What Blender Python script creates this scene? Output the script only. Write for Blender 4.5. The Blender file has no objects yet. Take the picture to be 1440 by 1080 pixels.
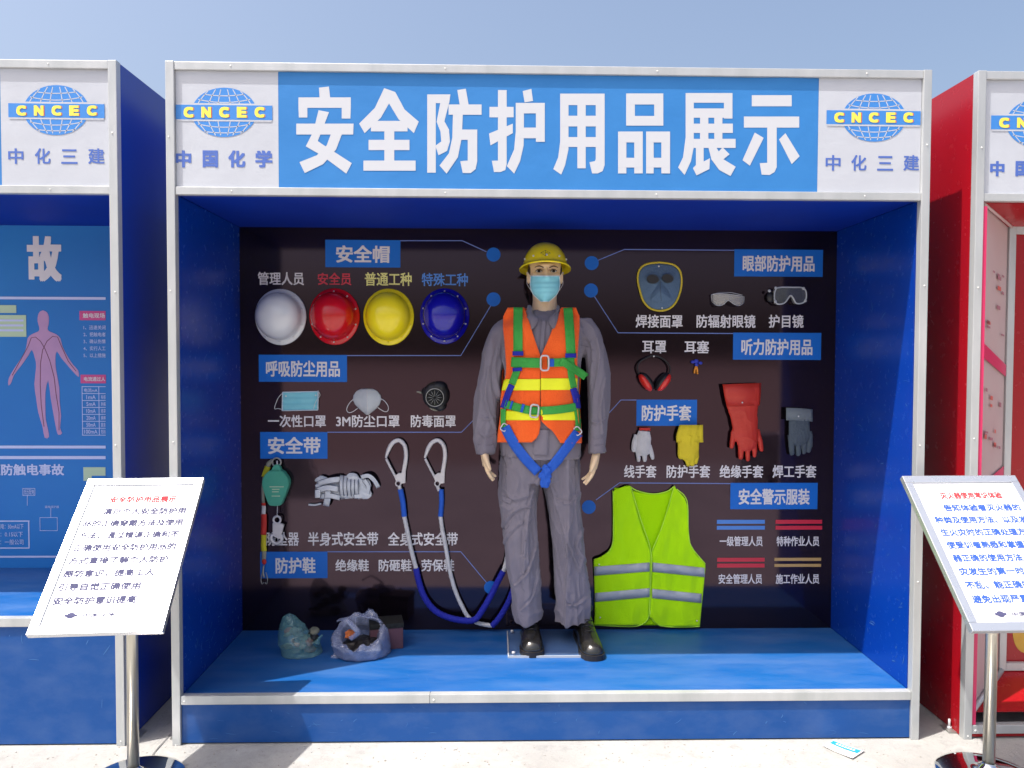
import bpy, bmesh, math, random
import numpy as np
from mathutils import Vector, Matrix, noise
from mathutils.bvhtree import BVHTree
random.seed(7)
R = math.radians
sc = bpy.context.scene
COL = sc.collection

# ------------------------------------------------------------------ camera
F, PITCH, YAW, ROLL = 1078.98, -0.0314, -0.0226, -0.0033
CAM = Vector((1.2756, -3.0275, 1.5354))

def cam2world(v):
    x, y, z = v                                   # right, forward, up
    c, s = math.cos(ROLL), math.sin(ROLL); x, z = c*x+s*z, -s*x+c*z
    c, s = math.cos(PITCH), math.sin(PITCH); y, z = c*y-s*z, s*y+c*z
    c, s = math.cos(YAW), math.sin(YAW); x, y = c*x-s*y, s*x+c*y
    return Vector((x, y, z))

cam = bpy.data.cameras.new('camera'); cam_o = bpy.data.objects.new('camera', cam); COL.objects.link(cam_o)
cam.sensor_width = 36; cam.lens = F/1440*36; cam.clip_start = 0.05; cam.clip_end = 2000
r_, f_, u_ = cam2world((1, 0, 0)), cam2world((0, 1, 0)), cam2world((0, 0, 1))
M4 = Matrix((( r_.x, u_.x, -f_.x, CAM.x), (r_.y, u_.y, -f_.y, CAM.y), (r_.z, u_.z, -f_.z, CAM.z), (0, 0, 0, 1)))
cam_o.matrix_world = M4
sc.camera = cam_o

# ------------------------------------------------------------------ light
SUNV = Vector((0.823, 0.41, -1.97)).normalized()
ts = -SUNV
EL = math.asin(ts.z); AZ = math.atan2(ts.x, ts.y)
w = bpy.data.worlds.new('World'); sc.world = w; w.use_nodes = True
nt = w.node_tree; bg = nt.nodes['Background']
sky = nt.nodes.new('ShaderNodeTexSky'); sky.sky_type = 'NISHITA'; sky.sun_disc = False
sky.sun_elevation = EL; sky.sun_rotation = AZ % (2*math.pi)
sky.air_density = 1.0; sky.dust_density = 7.0; sky.ozone_density = 1.0; sky.altitude = 100
nt.links.new(sky.outputs[0], bg.inputs[0]); bg.inputs[1].default_value = 0.15
sun = bpy.data.lights.new('sun', 'SUN'); sun.energy = 4.0; sun.angle = R(0.53); sun.color = (1, .968, .92)
so = bpy.data.objects.new('sun', sun); COL.objects.link(so); so.rotation_euler = SUNV.to_track_quat('-Z', 'Y').to_euler()
so.location = (0, -2, 6)
vs = sc.view_settings; vs.view_transform = 'Standard'; vs.look = 'None'; vs.gamma = 1; vs.exposure = 0.70
vs.use_curve_mapping = False

# ------------------------------------------------------------------ pixel -> place
def ray(px, py): return cam2world(((px-720)/F, 1, (540-py)/F))
def PY(px, py, Y=0.0):
    d = ray(px, py); return CAM + d*((Y-CAM.y)/d.y)
def PZ(px, py, Z=0.0):
    d = ray(px, py); return CAM + d*((Z-CAM.z)/d.z)

# ------------------------------------------------------------------ materials
def mat(name, col, rough=.5, metal=0, spec=.5, var=None, vscale=8, vdet=4, bump=0, bscale=60, coat=0, sheen=0,
        dust=None, dscale=5, dlo=.5, dhi=.75, alpha=1, trans=0, ior=1.5, tint=None, stretch=None, sub=0, rvar=0):
    m = bpy.data.materials.new(name); m.use_nodes = True
    n = m.node_tree; b = n.nodes['Principled BSDF']
    def C(c): return (c[0], c[1], c[2], 1)
    b.inputs['Base Color'].default_value = C(col); b.inputs['Roughness'].default_value = rough
    b.inputs['Metallic'].default_value = metal; b.inputs['Specular IOR Level'].default_value = spec
    b.inputs['Coat Weight'].default_value = coat; b.inputs['Coat Roughness'].default_value = .12
    b.inputs['Sheen Weight'].default_value = sheen; b.inputs['IOR'].default_value = ior
    b.inputs['Alpha'].default_value = alpha; b.inputs['Transmission Weight'].default_value = trans
    if tint: b.inputs['Specular Tint'].default_value = C(tint)
    if sub: b.inputs['Subsurface Weight'].default_value = sub; b.inputs['Subsurface Radius'].default_value = (.02, .008, .004)
    tc = n.nodes.new('ShaderNodeTexCoord'); mp = n.nodes.new('ShaderNodeMapping')
    n.links.new(tc.outputs['Object'], mp.inputs[0])
    if stretch: mp.inputs['Scale'].default_value = stretch
    last = None
    def nz(scale, det=4, rg=.55):
        t = n.nodes.new('ShaderNodeTexNoise'); t.inputs['Scale'].default_value = scale; t.inputs['Detail'].default_value = det
        t.inputs['Roughness'].default_value = rg; n.links.new(mp.outputs[0], t.inputs[0]); return t
    if var:
        t = nz(vscale, vdet); mx = n.nodes.new('ShaderNodeMix'); mx.data_type = 'RGBA'
        mr = n.nodes.new('ShaderNodeMapRange'); mr.inputs[1].default_value = .3; mr.inputs[2].default_value = .7
        n.links.new(t.outputs[0], mr.inputs[0]); n.links.new(mr.outputs[0], mx.inputs[0])
        mx.inputs[6].default_value = C(col); mx.inputs[7].default_value = C(var); last = mx.outputs[2]
    if dust:
        t = nz(dscale, 8, .62); mr = n.nodes.new('ShaderNodeMapRange'); mr.inputs[1].default_value = dlo; mr.inputs[2].default_value = dhi
        n.links.new(t.outputs[0], mr.inputs[0]); mx = n.nodes.new('ShaderNodeMix'); mx.data_type = 'RGBA'
        mu = n.nodes.new('ShaderNodeMath'); mu.operation = 'MULTIPLY'; mu.inputs[1].default_value = dust[3]
        n.links.new(mr.outputs[0], mu.inputs[0]); n.links.new(mu.outputs[0], mx.inputs[0])
        if last: n.links.new(last, mx.inputs[6])
        else: mx.inputs[6].default_value = C(col)
        mx.inputs[7].default_value = C(dust); last = mx.outputs[2]
        ra = n.nodes.new('ShaderNodeMath'); ra.operation = 'MULTIPLY_ADD'; ra.inputs[1].default_value = .45; ra.inputs[2].default_value = rough
        n.links.new(mu.outputs[0], ra.inputs[0]); n.links.new(ra.outputs[0], b.inputs['Roughness'])
    elif rvar:
        t = nz(vscale*1.7, 5); ra = n.nodes.new('ShaderNodeMath'); ra.operation = 'MULTIPLY_ADD'
        ra.inputs[1].default_value = rvar; ra.inputs[2].default_value = rough-rvar/2
        n.links.new(t.outputs[0], ra.inputs[0]); n.links.new(ra.outputs[0], b.inputs['Roughness'])
    if last: n.links.new(last, b.inputs['Base Color'])
    if bump:
        t = nz(bscale, 5); bp = n.nodes.new('ShaderNodeBump'); bp.inputs['Strength'].default_value = bump
        bp.inputs['Distance'].default_value = .01
        n.links.new(t.outputs[0], bp.inputs['Height']); n.links.new(bp.outputs[0], b.inputs['Normal'])
    return m

MT = {}
MT['alu'] = mat('brushed_aluminium', (.56, .57, .57), .38, .35, var=(.44, .46, .46), vscale=9, bump=.15, bscale=20, stretch=(1, 1, .25), rvar=.2)
MT['alu_side'] = MT['alu']
MT['blue'] = mat('blue_painted_panel', (.001, .040, .32), .27, 0, .35, var=(.001, .034, .28), vscale=2, dust=(.16, .30, .55, .13), dscale=34, dlo=.60, dhi=.85, bump=.06, bscale=2.5)
MT['blue_dull'] = mat('matt_blue_ceiling', (.002, .030, .33), .6, 0, .15, var=(.002, .024, .28), vscale=3)
MT['blue_floor'] = mat('dusty_blue_floor', (.005, .080, .29), .42, 0, .3, var=(.008, .095, .31), vscale=4, dust=(.32, .40, .52, .20), dscale=9, dlo=.38, dhi=.90, bump=.1, bscale=6, stretch=(.35, 1.2, 1))
MT['blue_front'] = mat('scuffed_blue_panel', (.005, .064, .26), .36, 0, .3, var=(.007, .072, .28), vscale=1.6, dust=(.30, .37, .47, .13), dscale=12, dlo=.42, dhi=.88, bump=.08, bscale=5, stretch=(.6, 1, 1))
MT['blue_side'] = mat('glossy_blue_side', (.001, .034, .34), .26, 0, .5, var=(.002, .030, .28), vscale=1.5, bump=.10, bscale=1.6)
MT['red'] = mat('red_painted_panel', (.33, .004, .009), .27, 0, .45, var=(.30, .005, .012), vscale=2, dust=(.5, .15, .15, .12), dscale=22, dlo=.6, dhi=.85, bump=.1, bscale=2.2)
MT['darkpanel'] = mat('glossy_dark_print', (.004, .003, .0045), .085, 0, .66, tint=(.95, .66, .86), bump=.02, bscale=2.0, rvar=.03, var=(.006, .004, .006), vscale=1.3)
MT['darkpanel'].node_tree.nodes['Principled BSDF'].inputs['IOR'].default_value = 1.5
MT['banner_w'] = mat('white_vinyl_banner', (.50, .525, .575), .5, spec=.3, var=(.465, .49, .545), vscale=3, bump=.5, bscale=4)
MT['banner_b'] = mat('blue_vinyl_banner', (.030, .185, .49), .5, spec=.3, var=(.038, .205, .52), vscale=3, bump=.5, bscale=4)
MT['white_ink'] = mat('white_ink', (.54, .56, .60), .55, spec=.3)
MT['text_w'] = mat('white_print', (.72, .70, .72), .4)
MT['logo_b'] = mat('logo_blue', (.045, .22, .60), .45)
MT['logo_y'] = mat('logo_yellow', (.85, .72, .10), .45)
MT['logo_r'] = mat('logo_red', (.60, .12, .10), .45)
MT['ink_navy'] = mat('navy_ink', (.07, .14, .46), .5)
MT['plate'] = mat('heading_blue', (.012, .15, .58), .4, spec=.2)
MT['line'] = mat('thin_line_blue', (.14, .22, .55), .4)
MT['t_red'] = mat('red_print', (.60, .02, .05), .4)
MT['t_yel'] = mat('yellow_print', (.75, .72, .25), .4)
MT['t_blue'] = mat('light_blue_print', (.07, .24, .66), .4)
MT['gold'] = mat('gold_print', (.50, .32, .12), .4)
MT['poster'] = mat('blue_poster', (.022, .21, .56), .45, spec=.3, var=(.018, .16, .50), vscale=1.2)
MT['poster_l'] = mat('poster_pale_line', (.55, .60, .85), .45)
MT['poster_pink'] = mat('poster_magenta', (.60, .06, .24), .45)
MT['poster_body'] = mat('poster_figure_lilac', (.50, .28, .48), .5, var=(.42, .24, .44), vscale=9)
MT['poster_green'] = mat('poster_pale_green', (.48, .62, .42), .5)
MT['poster_line_d'] = mat('poster_dark_line', (.12, .02, .05), .5)
MT['conc'] = None
MT['chrome'] = mat('chrome', (.72, .72, .72), .06, 1, bump=.02, bscale=4)
MT['steelpost'] = mat('brushed_steel_tube', (.62, .60, .52), .28, .9, var=(.55, .53, .47), vscale=6)
MT['sheet'] = mat('white_sheet_under_acrylic', (.80, .80, .81), .27, spec=.5)
MT['frame'] = mat('silver_snap_frame', (.62, .64, .67), .28, .75, rvar=.1, vscale=8)
MT['hat_w'] = mat('white_plastic', (.72, .74, .76), .22, coat=.4)
MT['hat_r'] = mat('red_plastic', (.62, .006, .010), .2, coat=.4)
MT['hat_y'] = mat('yellow_plastic', (.95, .78, .010), .24, coat=.3)
MT['hat_b'] = mat('blue_plastic', (.008, .006, .36), .2, coat=.4)
MT['rivet'] = mat('pale_rivet', (.75, .75, .72), .3, .2)
MT['skin'] = mat('mannequin_skin', (.74, .54, .34), .42, var=(.76, .57, .37), vscale=30, sub=.08)
MT['brow'] = mat('dark_brown_paint', (.05, .025, .015), .5)
MT['eye_w'] = mat('eye_white', (.50, .46, .42), .5, spec=.1)
MT['iris'] = mat('dark_iris', (.012, .007, .005), .5, spec=.15)
MT['hair'] = mat('dark_hair', (.03, .018, .012), .6)
MT['suit'] = mat('grey_workwear_cloth', (.22, .20, .24), .85, spec=.2, sheen=.15, var=(.185, .168, .205), vscale=5, bump=.35, bscale=220)
MT['orange'] = mat('orange_vest_cloth', (.98, .15, .025), .8, spec=.1, sheen=.2, var=(.92, .115, .02), vscale=7, bump=.5, bscale=160)
MT['yband'] = mat('yellow_reflective_band', (.92, .95, .01), .5, var=(.84, .88, .01), vscale=20)
MT['green'] = mat('green_webbing', (.035, .34, .045), .7, bump=.5, bscale=200, var=(.05, .40, .06), vscale=20)
MT['bweb'] = mat('blue_webbing', (.012, .10, .55), .7, bump=.5, bscale=200, var=(.015, .12, .62), vscale=20)
MT['rope_b'] = mat('blue_rope', (.012, .02, .38), .75, bump=.6, bscale=140)
MT['rope_w'] = mat('white_rope', (.70, .69, .70), .8, bump=.6, bscale=140, var=(.55, .54, .55), vscale=60)
MT['alu_cast'] = mat('pale_cast_metal', (.66, .64, .65), .42, .3, var=(.56, .54, .56), vscale=30)
MT['lime'] = mat('fluorescent_lime_cloth', (.52, .95, .003), .8, spec=.1, sheen=.2, var=(.46, .90, .003), vscale=6, bump=.5, bscale=260)
MT['lime_d'] = mat('lime_cloth_lining', (.44, .86, .003), .8, spec=.1, bump=.5, bscale=260)
MT['silver'] = mat('silver_reflective_tape', (.40, .43, .48), .45, .15, var=(.34, .37, .42), vscale=25)
MT['black'] = mat('black_rubber', (.014, .014, .016), .42)
MT['blackgloss'] = mat('black_polished_leather', (.018, .017, .014), .2, spec=.7, coat=.3, bump=.1, bscale=25)
MT['darkbrown'] = mat('dark_sole', (.02, .016, .014), .5)
MT['mask'] = mat('light_blue_mask', (.20, .58, .68), .75, var=(.26, .64, .72), vscale=20)
MT['mask_w'] = mat('white_mask_trim', (.62, .72, .78), .75)
MT['dustmask'] = mat('white_felt_mask', (.60, .63, .65), .85, var=(.54, .58, .60), vscale=25, bump=.3, bscale=120)
MT['lace_w'] = mat('white_elastic', (.70, .70, .70), .7)
MT['g_teal'] = mat('teal_green_housing', (.05, .33, .22), .45, var=(.06, .36, .25), vscale=14)
MT['yellow'] = mat('yellow_cloth', (.72, .58, .02), .8, var=(.66, .52, .02), vscale=14, bump=.3, bscale=120)
MT['ylw_web'] = mat('yellow_webbing', (.62, .55, .02), .7)
MT['redweb'] = mat('red_webbing', (.55, .03, .02), .7)
MT['greyweb'] = mat('greyish_webbing', (.30, .30, .24), .7)
MT['webwhite'] = mat('white_belt_webbing', (.70, .72, .75), .8, var=(.60, .63, .67), vscale=22, bump=.3, bscale=150)
MT['webline'] = mat('dark_webbing_line', (.04, .05, .10), .8)
MT['denim'] = mat('blue_grey_leather', (.10, .17, .27), .85, var=(.085, .15, .24), vscale=14, bump=.4, bscale=90)
MT['denim_t'] = mat('grey_leather_cuff', (.17, .20, .22), .85, bump=.4, bscale=90)
MT['wgl'] = mat('dark_grey_leather', (.075, .10, .125), .85, var=(.065, .085, .11), vscale=14, bump=.4, bscale=90)
MT['ytrim'] = mat('yellow_trim', (.60, .46, .03), .7)
MT['clear'] = mat('clear_plastic', (.72, .71, .67), .18, alpha=.34, spec=.9)
MT['smoke'] = mat('smoke_lens', (.10, .11, .13), .08, alpha=.55, spec=.9)
MT['clearedge'] = mat('clear_plastic_edge', (.52, .55, .58), .15, alpha=.85, spec=.8)
MT['muffred'] = mat('red_muff_plastic', (.70, .03, .02), .28, coat=.3)
MT['cobalt'] = mat('cobalt_foam', (.03, .05, .45), .6)
MT['oplug'] = mat('orange_plug', (.80, .30, .03), .5)
MT['cotton'] = mat('white_cotton', (.60, .59, .60), .9, var=(.52, .51, .52), vscale=20, bump=.4, bscale=160)
MT['rubber'] = mat('red_rubber', (.56, .035, .018), .48, var=(.50, .03, .015), vscale=7, bump=.15, bscale=30)
MT['bag1'] = mat('teal_plastic_film', (.10, .28, .31), .15, alpha=.42, spec=1.0, bump=1, bscale=16, var=(.20, .42, .44), vscale=9)
MT['bag2'] = mat('milky_plastic_film', (.20, .25, .42), .15, alpha=.46, spec=1.0, bump=1, bscale=16, var=(.42, .46, .62), vscale=7)
MT['rubbish'] = mat('crumpled_rubbish', (.05, .07, .06), .8, var=(.26, .24, .17), vscale=14, vdet=6)
MT['rubbish_r'] = mat('rusty_red_rubbish', (.35, .10, .05), .8)
MT['orangebit'] = mat('orange_foam_bit', (.55, .14, .03), .7)
MT['maroon'] = mat('maroon_card', (.12, .045, .06), .7, var=(.09, .04, .055), vscale=6)
MT['blackgrain'] = mat('black_speckled', (.010, .010, .010), .6, spec=.2, var=(.022, .024, .022), vscale=80)
MT['acrylic'] = mat('clear_acrylic', (.35, .45, .62), .05, alpha=.10, spec=.9)
MT['pinksheet'] = mat('pale_pink_sheet', (.50, .36, .36), .5, var=(.52, .42, .41), vscale=3)
MT['magenta'] = mat('magenta_edge', (.62, .03, .12), .35)
MT['yflame'] = mat('yellow_flame_print', (.52, .42, .05), .5, var=(.55, .22, .03), vscale=6)
MT['card_b'] = mat('cyan_print', (.02, .28, .48), .5)
MT['card_w'] = mat('white_card', (.80, .80, .80), .5)
MT['brass'] = mat('dull_metal', (.35, .35, .33), .4, .7)

# concrete ground with stains, hairline marks and bare earth farther off
def ground_mat():
    m = bpy.data.materials.new('sunlit_concrete'); m.use_nodes = True; n = m.node_tree; b = n.nodes['Principled BSDF']
    tc = n.nodes.new('ShaderNodeTexCoord'); L = n.links.new
    def nz(s, d=6, r=.6):
        t = n.nodes.new('ShaderNodeTexNoise'); t.inputs['Scale'].default_value = s; t.inputs['Detail'].default_value = d
        t.inputs['Roughness'].default_value = r; L(tc.outputs['Object'], t.inputs[0]); return t
    def rng(src, a, b_, c=0, d=1):
        r = n.nodes.new('ShaderNodeMapRange'); r.inputs[1].default_value = a; r.inputs[2].default_value = b_
        r.inputs[3].default_value = c; r.inputs[4].default_value = d; L(src, r.inputs[0]); return r.outputs[0]
    def mix(f, a, b_):
        x = n.nodes.new('ShaderNodeMix'); x.data_type = 'RGBA'
        if isinstance(f, float): x.inputs[0].default_value = f
        else: L(f, x.inputs[0])
        for i, v in ((6, a), (7, b_)):
            if isinstance(v, tuple): x.inputs[i].default_value = (*v, 1)
            else: L(v, x.inputs[i])
        return x.outputs[2]
    c = mix(rng(nz(1.6).outputs[0], .35, .65), (.31, .305, .29), (.42, .41, .385))
    c = mix(rng(nz(14, 8, .7).outputs[0], .52, .72, 0, .55), c, (.20, .195, .185))
    c = mix(rng(nz(5, 8, .7).outputs[0], .56, .70, 0, .5), c, (.52, .51, .49))
    c = mix(rng(nz(160, 3).outputs[0], .35, .7, 0, .35), c, (.30, .29, .28))
    sp = n.nodes.new('ShaderNodeSeparateXYZ'); L(tc.outputs['Object'], sp.inputs[0])
    nn = nz(.4, 4); ad = n.nodes.new('ShaderNodeMath'); ad.operation = 'MULTIPLY_ADD'; ad.inputs[1].default_value = 1.2; L(nn.outputs[0], ad.inputs[0]); L(sp.outputs[1], ad.inputs[2])
    c = mix(rng(ad.outputs[0], -6.4, -5.9, 1, 0), c, mix(rng(nz(.7, 8).outputs[0], .35, .65), (.26, .20, .17), (.31, .25, .22)))
    L(c, b.inputs['Base Color']); b.inputs['Roughness'].default_value = .85; b.inputs['Specular IOR Level'].default_value = .25
    bp = n.nodes.new('ShaderNodeBump'); bp.inputs['Strength'].default_value = .5; bp.inputs['Distance'].default_value = .01
    L(nz(45, 8, .7).outputs[0], bp.inputs['Height']); L(bp.outputs[0], b.inputs['Normal'])
    return m
MT['conc'] = ground_mat()

# ------------------------------------------------------------------ object helpers
def mesh_from(verts, faces, smooth=False, name='m'):
    me = bpy.data.meshes.new(name); me.from_pydata([tuple(v) for v in verts], [], faces); me.update()
    if smooth:
        for p in me.polygons: p.use_smooth = True
    return me
def bm_mesh(bm, smooth=False):
    bmesh.ops.recalc_face_normals(bm, faces=bm.faces)
    me = bpy.data.meshes.new('m'); bm.to_mesh(me); bm.free()
    if smooth:
        for p in me.polygons: p.use_smooth = True
    return me
LOC = {}
def obj(name, me, m, parent=None, kind=None, label=None):
    me.name = name
    o = bpy.data.objects.new(name, me); COL.objects.link(o)
    if m is not None:
        me.materials.clear(); me.materials.append(MT[m] if isinstance(m, str) else m)
    if parent is not None:
        o.parent = parent
        o.matrix_parent_inverse = Matrix.Translation(-Vector(LOC.get(parent.name, (0, 0, 0))))
    if kind: o['kind'] = kind
    if label: o['label'] = label
    return o
def thing(name, label, cat, loc=(0, 0, 0), group=None):
    o = bpy.data.objects.new(name, None); COL.objects.link(o); o.empty_display_size = .05
    o.location = loc; LOC[o.name] = tuple(loc); o['label'] = label; o['category'] = cat
    if group: o['group'] = group
    return o
def tag(o, label, cat, group=None):
    o['label'] = label; o['category'] = cat
    if group: o['group'] = group
    return o
def box_bm(bm, x0, x1, y0, y1, z0, z1, bev=0):
    vs_ = [bm.verts.new(p) for p in ((x0,y0,z0),(x1,y0,z0),(x1,y1,z0),(x0,y1,z0),(x0,y0,z1),(x1,y0,z1),(x1,y1,z1),(x0,y1,z1))]
    fs = [bm.faces.new([vs_[i] for i in q]) for q in ((0,3,2,1),(4,5,6,7),(0,1,5,4),(1,2,6,5),(2,3,7,6),(3,0,4,7))]
    if bev:
        es = list({e for f in fs for e in f.edges})
        bmesh.ops.bevel(bm, geom=es, offset=bev, segments=2, affect='EDGES', profile=.6)
def box(name, x0, x1, y0, y1, z0, z1, m, parent=None, bev=0, **k):
    bm = bmesh.new(); box_bm(bm, x0, x1, y0, y1, z0, z1, bev); return obj(name, bm_mesh(bm), m, parent, **k)
def thicken(bm, t):
    bm.normal_update(); vs0 = list(bm.verts); fs0 = list(bm.faces)
    bd = [(l.vert, l.link_loop_next.vert) for e in bm.edges if len(e.link_faces) == 1 for l in e.link_loops]
    mp = {v: bm.verts.new(v.co - v.normal*t) for v in vs0}
    for f in fs0: bm.faces.new([mp[v] for v in reversed(f.verts)])
    for a, b in bd: bm.faces.new((b, a, mp[a], mp[b]))
    bm.normal_update()
def grid_mesh(rows, smooth=True, close_u=False, thick=0, cap=False):
    """rows: list of equally long lists of points"""
    nr, nc = len(rows), len(rows[0]); vs_ = [p for r in rows for p in r]; fs = []
    for i in range(nr-1):
        for j in range(nc if close_u else nc-1):
            k = (j+1) % nc; fs.append((i*nc+j, i*nc+k, (i+1)*nc+k, (i+1)*nc+j))
    if cap:
        fs.append(tuple(range(nc))[::-1]); fs.append(tuple((nr-1)*nc+j for j in range(nc)))
    me = mesh_from(vs_, fs, smooth)
    bm = bmesh.new(); bm.from_mesh(me); bmesh.ops.recalc_face_normals(bm, faces=bm.faces)
    if thick: thicken(bm, thick)
    bm.to_mesh(me); bm.free()
    for p in me.polygons: p.use_smooth = smooth
    return me
def frames(P):
    P = [Vector(p) for p in P]; T = []
    for i in range(len(P)):
        a, b = P[max(0, i-1)], P[min(len(P)-1, i+1)]; t = (b-a); T.append(t.normalized() if t.length > 1e-9 else Vector((0, 0, 1)))
    up = Vector((0, 1, 0)) if abs(T[0].y) < .9 else Vector((1, 0, 0)); N = []
    n = (up - T[0]*up.dot(T[0])).normalized()
    for t in T:
        n = (n - t*n.dot(t)); n = n.normalized() if n.length > 1e-6 else Vector((0, 1, 0)); N.append(n.copy())
    return P, T, N
def smooth_path(P, n=6):
    P = [Vector(p) for p in P]; out = []
    for i in range(len(P)-1):
        p0, p1, p2, p3 = P[max(0, i-1)], P[i], P[i+1], P[min(len(P)-1, i+2)]
        for k in range(n):
            t = k/n; out.append(.5*((2*p1)+(p2-p0)*t+(2*p0-5*p1+4*p2-p3)*t*t+(3*p1-p0-3*p2+p3)*t**3))
    out.append(P[-1]); return out
def interp_list(L, n=6):
    o = []
    for i in range(len(L)-1):
        for k in range(n): o.append(L[i]+(L[i+1]-L[i])*k/n)
    o.append(L[-1]); return o
def tube_bm(bm, P, r, ns=12, rn=None, closed=False):
    """r radius (or list) across binormal, rn radius along the 'y-ish' normal"""
    P, T, N = frames(P); k = len(P)
    rs = r if isinstance(r, (list, tuple)) else [r]*k
    rns = rn if isinstance(rn, (list, tuple)) else ([rn]*k if rn else rs)
    rings = []
    for i in range(k):
        B = T[i].cross(N[i])
        rings.append([bm.verts.new(P[i]+B*math.cos(a)*rs[i]+N[i]*math.sin(a)*rns[i]) for a in [2*math.pi*j/ns for j in range(ns)]])
    for i in range(k-1 if not closed else k):
        A, C_ = rings[i], rings[(i+1) % k]
        for j in range(ns): bm.faces.new((A[j], A[(j+1) % ns], C_[(j+1) % ns], C_[j]))
    if not closed:
        bm.faces.new(rings[0][::-1]); bm.faces.new(rings[-1])
def tube(name, P, r, m, parent=None, ns=10, rn=None, closed=False, sm=True, **k):
    bm = bmesh.new(); tube_bm(bm, P, r, ns, rn, closed); return obj(name, bm_mesh(bm, sm), m, parent, **k)
def ball_bm(bm, c, rx, ry=None, rz=None, seg=16, rot=None):
    ry = ry or rx; rz = rz or rx
    mt = Matrix.Translation(Vector(c)) @ (rot.to_4x4() if rot else Matrix()) @ Matrix.Diagonal((rx, ry, rz, 1))
    bmesh.ops.create_uvsphere(bm, u_segments=seg, v_segments=max(6, seg//2+2), radius=1, matrix=mt)
def ball(name, c, rx, m, parent=None, ry=None, rz=None, seg=16, **k):
    bm = bmesh.new(); ball_bm(bm, c, rx, ry, rz, seg); return obj(name, bm_mesh(bm, True), m, parent, **k)
def prism_mesh(pts, y0, y1, bev=0):
    """closed outline of (x,z) pairs extruded from y0 (front) to y1"""
    bm = bmesh.new(); a = [bm.verts.new((x, y0, z)) for x, z in pts]; f = bm.faces.new(a)
    r = bmesh.ops.extrude_face_region(bm, geom=[f]); vs_ = [e for e in r['geom'] if isinstance(e, bmesh.types.BMVert)]
    bmesh.ops.translate(bm, verts=vs_, vec=(0, y1-y0, 0))
    if bev:
        es = [e for e in bm.edges if abs(e.verts[0].co.y-e.verts[1].co.y) < 1e-6 and e.verts[0].co.y < min(y0, y1)+1e-5]
        bmesh.ops.bevel(bm, geom=es, offset=bev, segments=2, affect='EDGES')
    bmesh.ops.triangulate(bm, faces=[f_ for f_ in bm.faces if len(f_.verts) > 4])
    return bm_mesh(bm)
def outline_px(pts, Y, sm=0):
    P = [PY(x, y, Y) for x, y in pts]
    if sm: P = smooth_path(P+[P[0]], sm)[:-1]
    return [(p.x, p.z) for p in P]
def remesh(bm, vox, smooth_it=2, disp=None):
    me = bpy.data.meshes.new('t'); bmesh.ops.recalc_face_normals(bm, faces=bm.faces); bm.to_mesh(me); bm.free()
    o = bpy.data.objects.new('t', me); COL.objects.link(o)
    md = o.modifiers.new('r', 'REMESH'); md.mode = 'VOXEL'; md.voxel_size = vox
    if smooth_it:
        s = o.modifiers.new('s', 'SMOOTH'); s.factor = .6; s.iterations = smooth_it
    dg = bpy.context.evaluated_depsgraph_get(); dg.update()
    new = bpy.data.meshes.new_from_object(o.evaluated_get(dg)); bpy.data.objects.remove(o)
    if disp:
        n = len(new.vertices); nr = [v.normal.copy() for v in new.vertices]
        for v, q in zip(new.vertices, nr):
            v.co = v.co + q*disp(v.co, q)
        new.update()
    for p in new.polygons: p.use_smooth = True
    return new
def bvh_of(*meshes):
    vs_, fs = [], []
    for me in meshes:
        b = len(vs_); vs_ += [v.co.copy() for v in me.vertices]; fs += [tuple(b+i for i in p.vertices) for p in me.polygons]
    return BVHTree.FromPolygons(vs_, fs)

# ------------------------------------------------------------------ lettering
_fc = {}
def glyphs(s, off, spacing=1.0):
    key = (s, round(off, 4), spacing)
    if key in _fc: return _fc[key]
    c = bpy.data.curves.new('t', 'FONT'); c.body = s; c.size = 1; c.offset = off; c.resolution_u = 3; c.space_character = spacing
    o = bpy.data.objects.new('t', c); COL.objects.link(o)
    dg = bpy.context.evaluated_depsgraph_get(); dg.update()
    me = bpy.data.meshes.new_from_object(o.evaluated_get(dg))
    V = np.array([v.co[:] for v in me.vertices]); Fc = [tuple(p.vertices) for p in me.polygons]
    bpy.data.objects.remove(o); bpy.data.meshes.remove(me); _fc[key] = (V, Fc); return V, Fc
def text_raw(s, off=.012, bold=0, spacing=1.0, ys=.8):
    V, Fc = glyphs(s, off, spacing)
    if not bold: return V.copy(), list(Fc)
    VV, FF = [], []
    n = 9 if bold > .014 else 5
    for k in range(n):
        W_ = V.copy(); t_ = 2*math.pi*k/(n-1)+math.pi/4*(n == 5); r_ = bold if k else 0
        sq = 1/max(abs(math.cos(t_)), abs(math.sin(t_)))
        W_[:, 0] += r_*sq*math.cos(t_); W_[:, 1] += r_*sq*math.sin(t_)*ys; W_[:, 2] = -k*.006
        FF += [tuple(i+len(V)*k for i in f) for f in Fc]; VV.append(W_)
    return np.vstack(VV), FF
def text(s, box_, Y, m, parent, off=.012, bold=.008, name='lettering', spacing=1.0, wave=None):
    """print s on the upright plane y=Y, filling box_ = (px0, py0, px1, py1)"""
    V, Fc = text_raw(s, 0, off*.8+bold*.75, spacing)
    a, b = PY(box_[0], (box_[1]+box_[3])/2, Y), PY(box_[2], (box_[1]+box_[3])/2, Y)
    xm = (box_[0]+box_[2])/2; t, bt = PY(xm, box_[1], Y), PY(xm, box_[3], Y)
    x0, x1, y0, y1 = V[:, 0].min(), V[:, 0].max(), V[:, 1].min(), V[:, 1].max()
    P = [(a.x+(v[0]-x0)/(x1-x0)*(b.x-a.x), Y+v[2]*.01, bt.z+(v[1]-y0)/(y1-y0)*(t.z-bt.z)) for v in V]
    return obj(name, mesh_from(P, Fc), m, parent)
def flat_px(name, pts, Y, m, parent, t=.0015, sm=0, **k):
    return obj(name, prism_mesh(outline_px(pts, Y, sm), Y-t, Y, 0), m, parent, **k)
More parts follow.
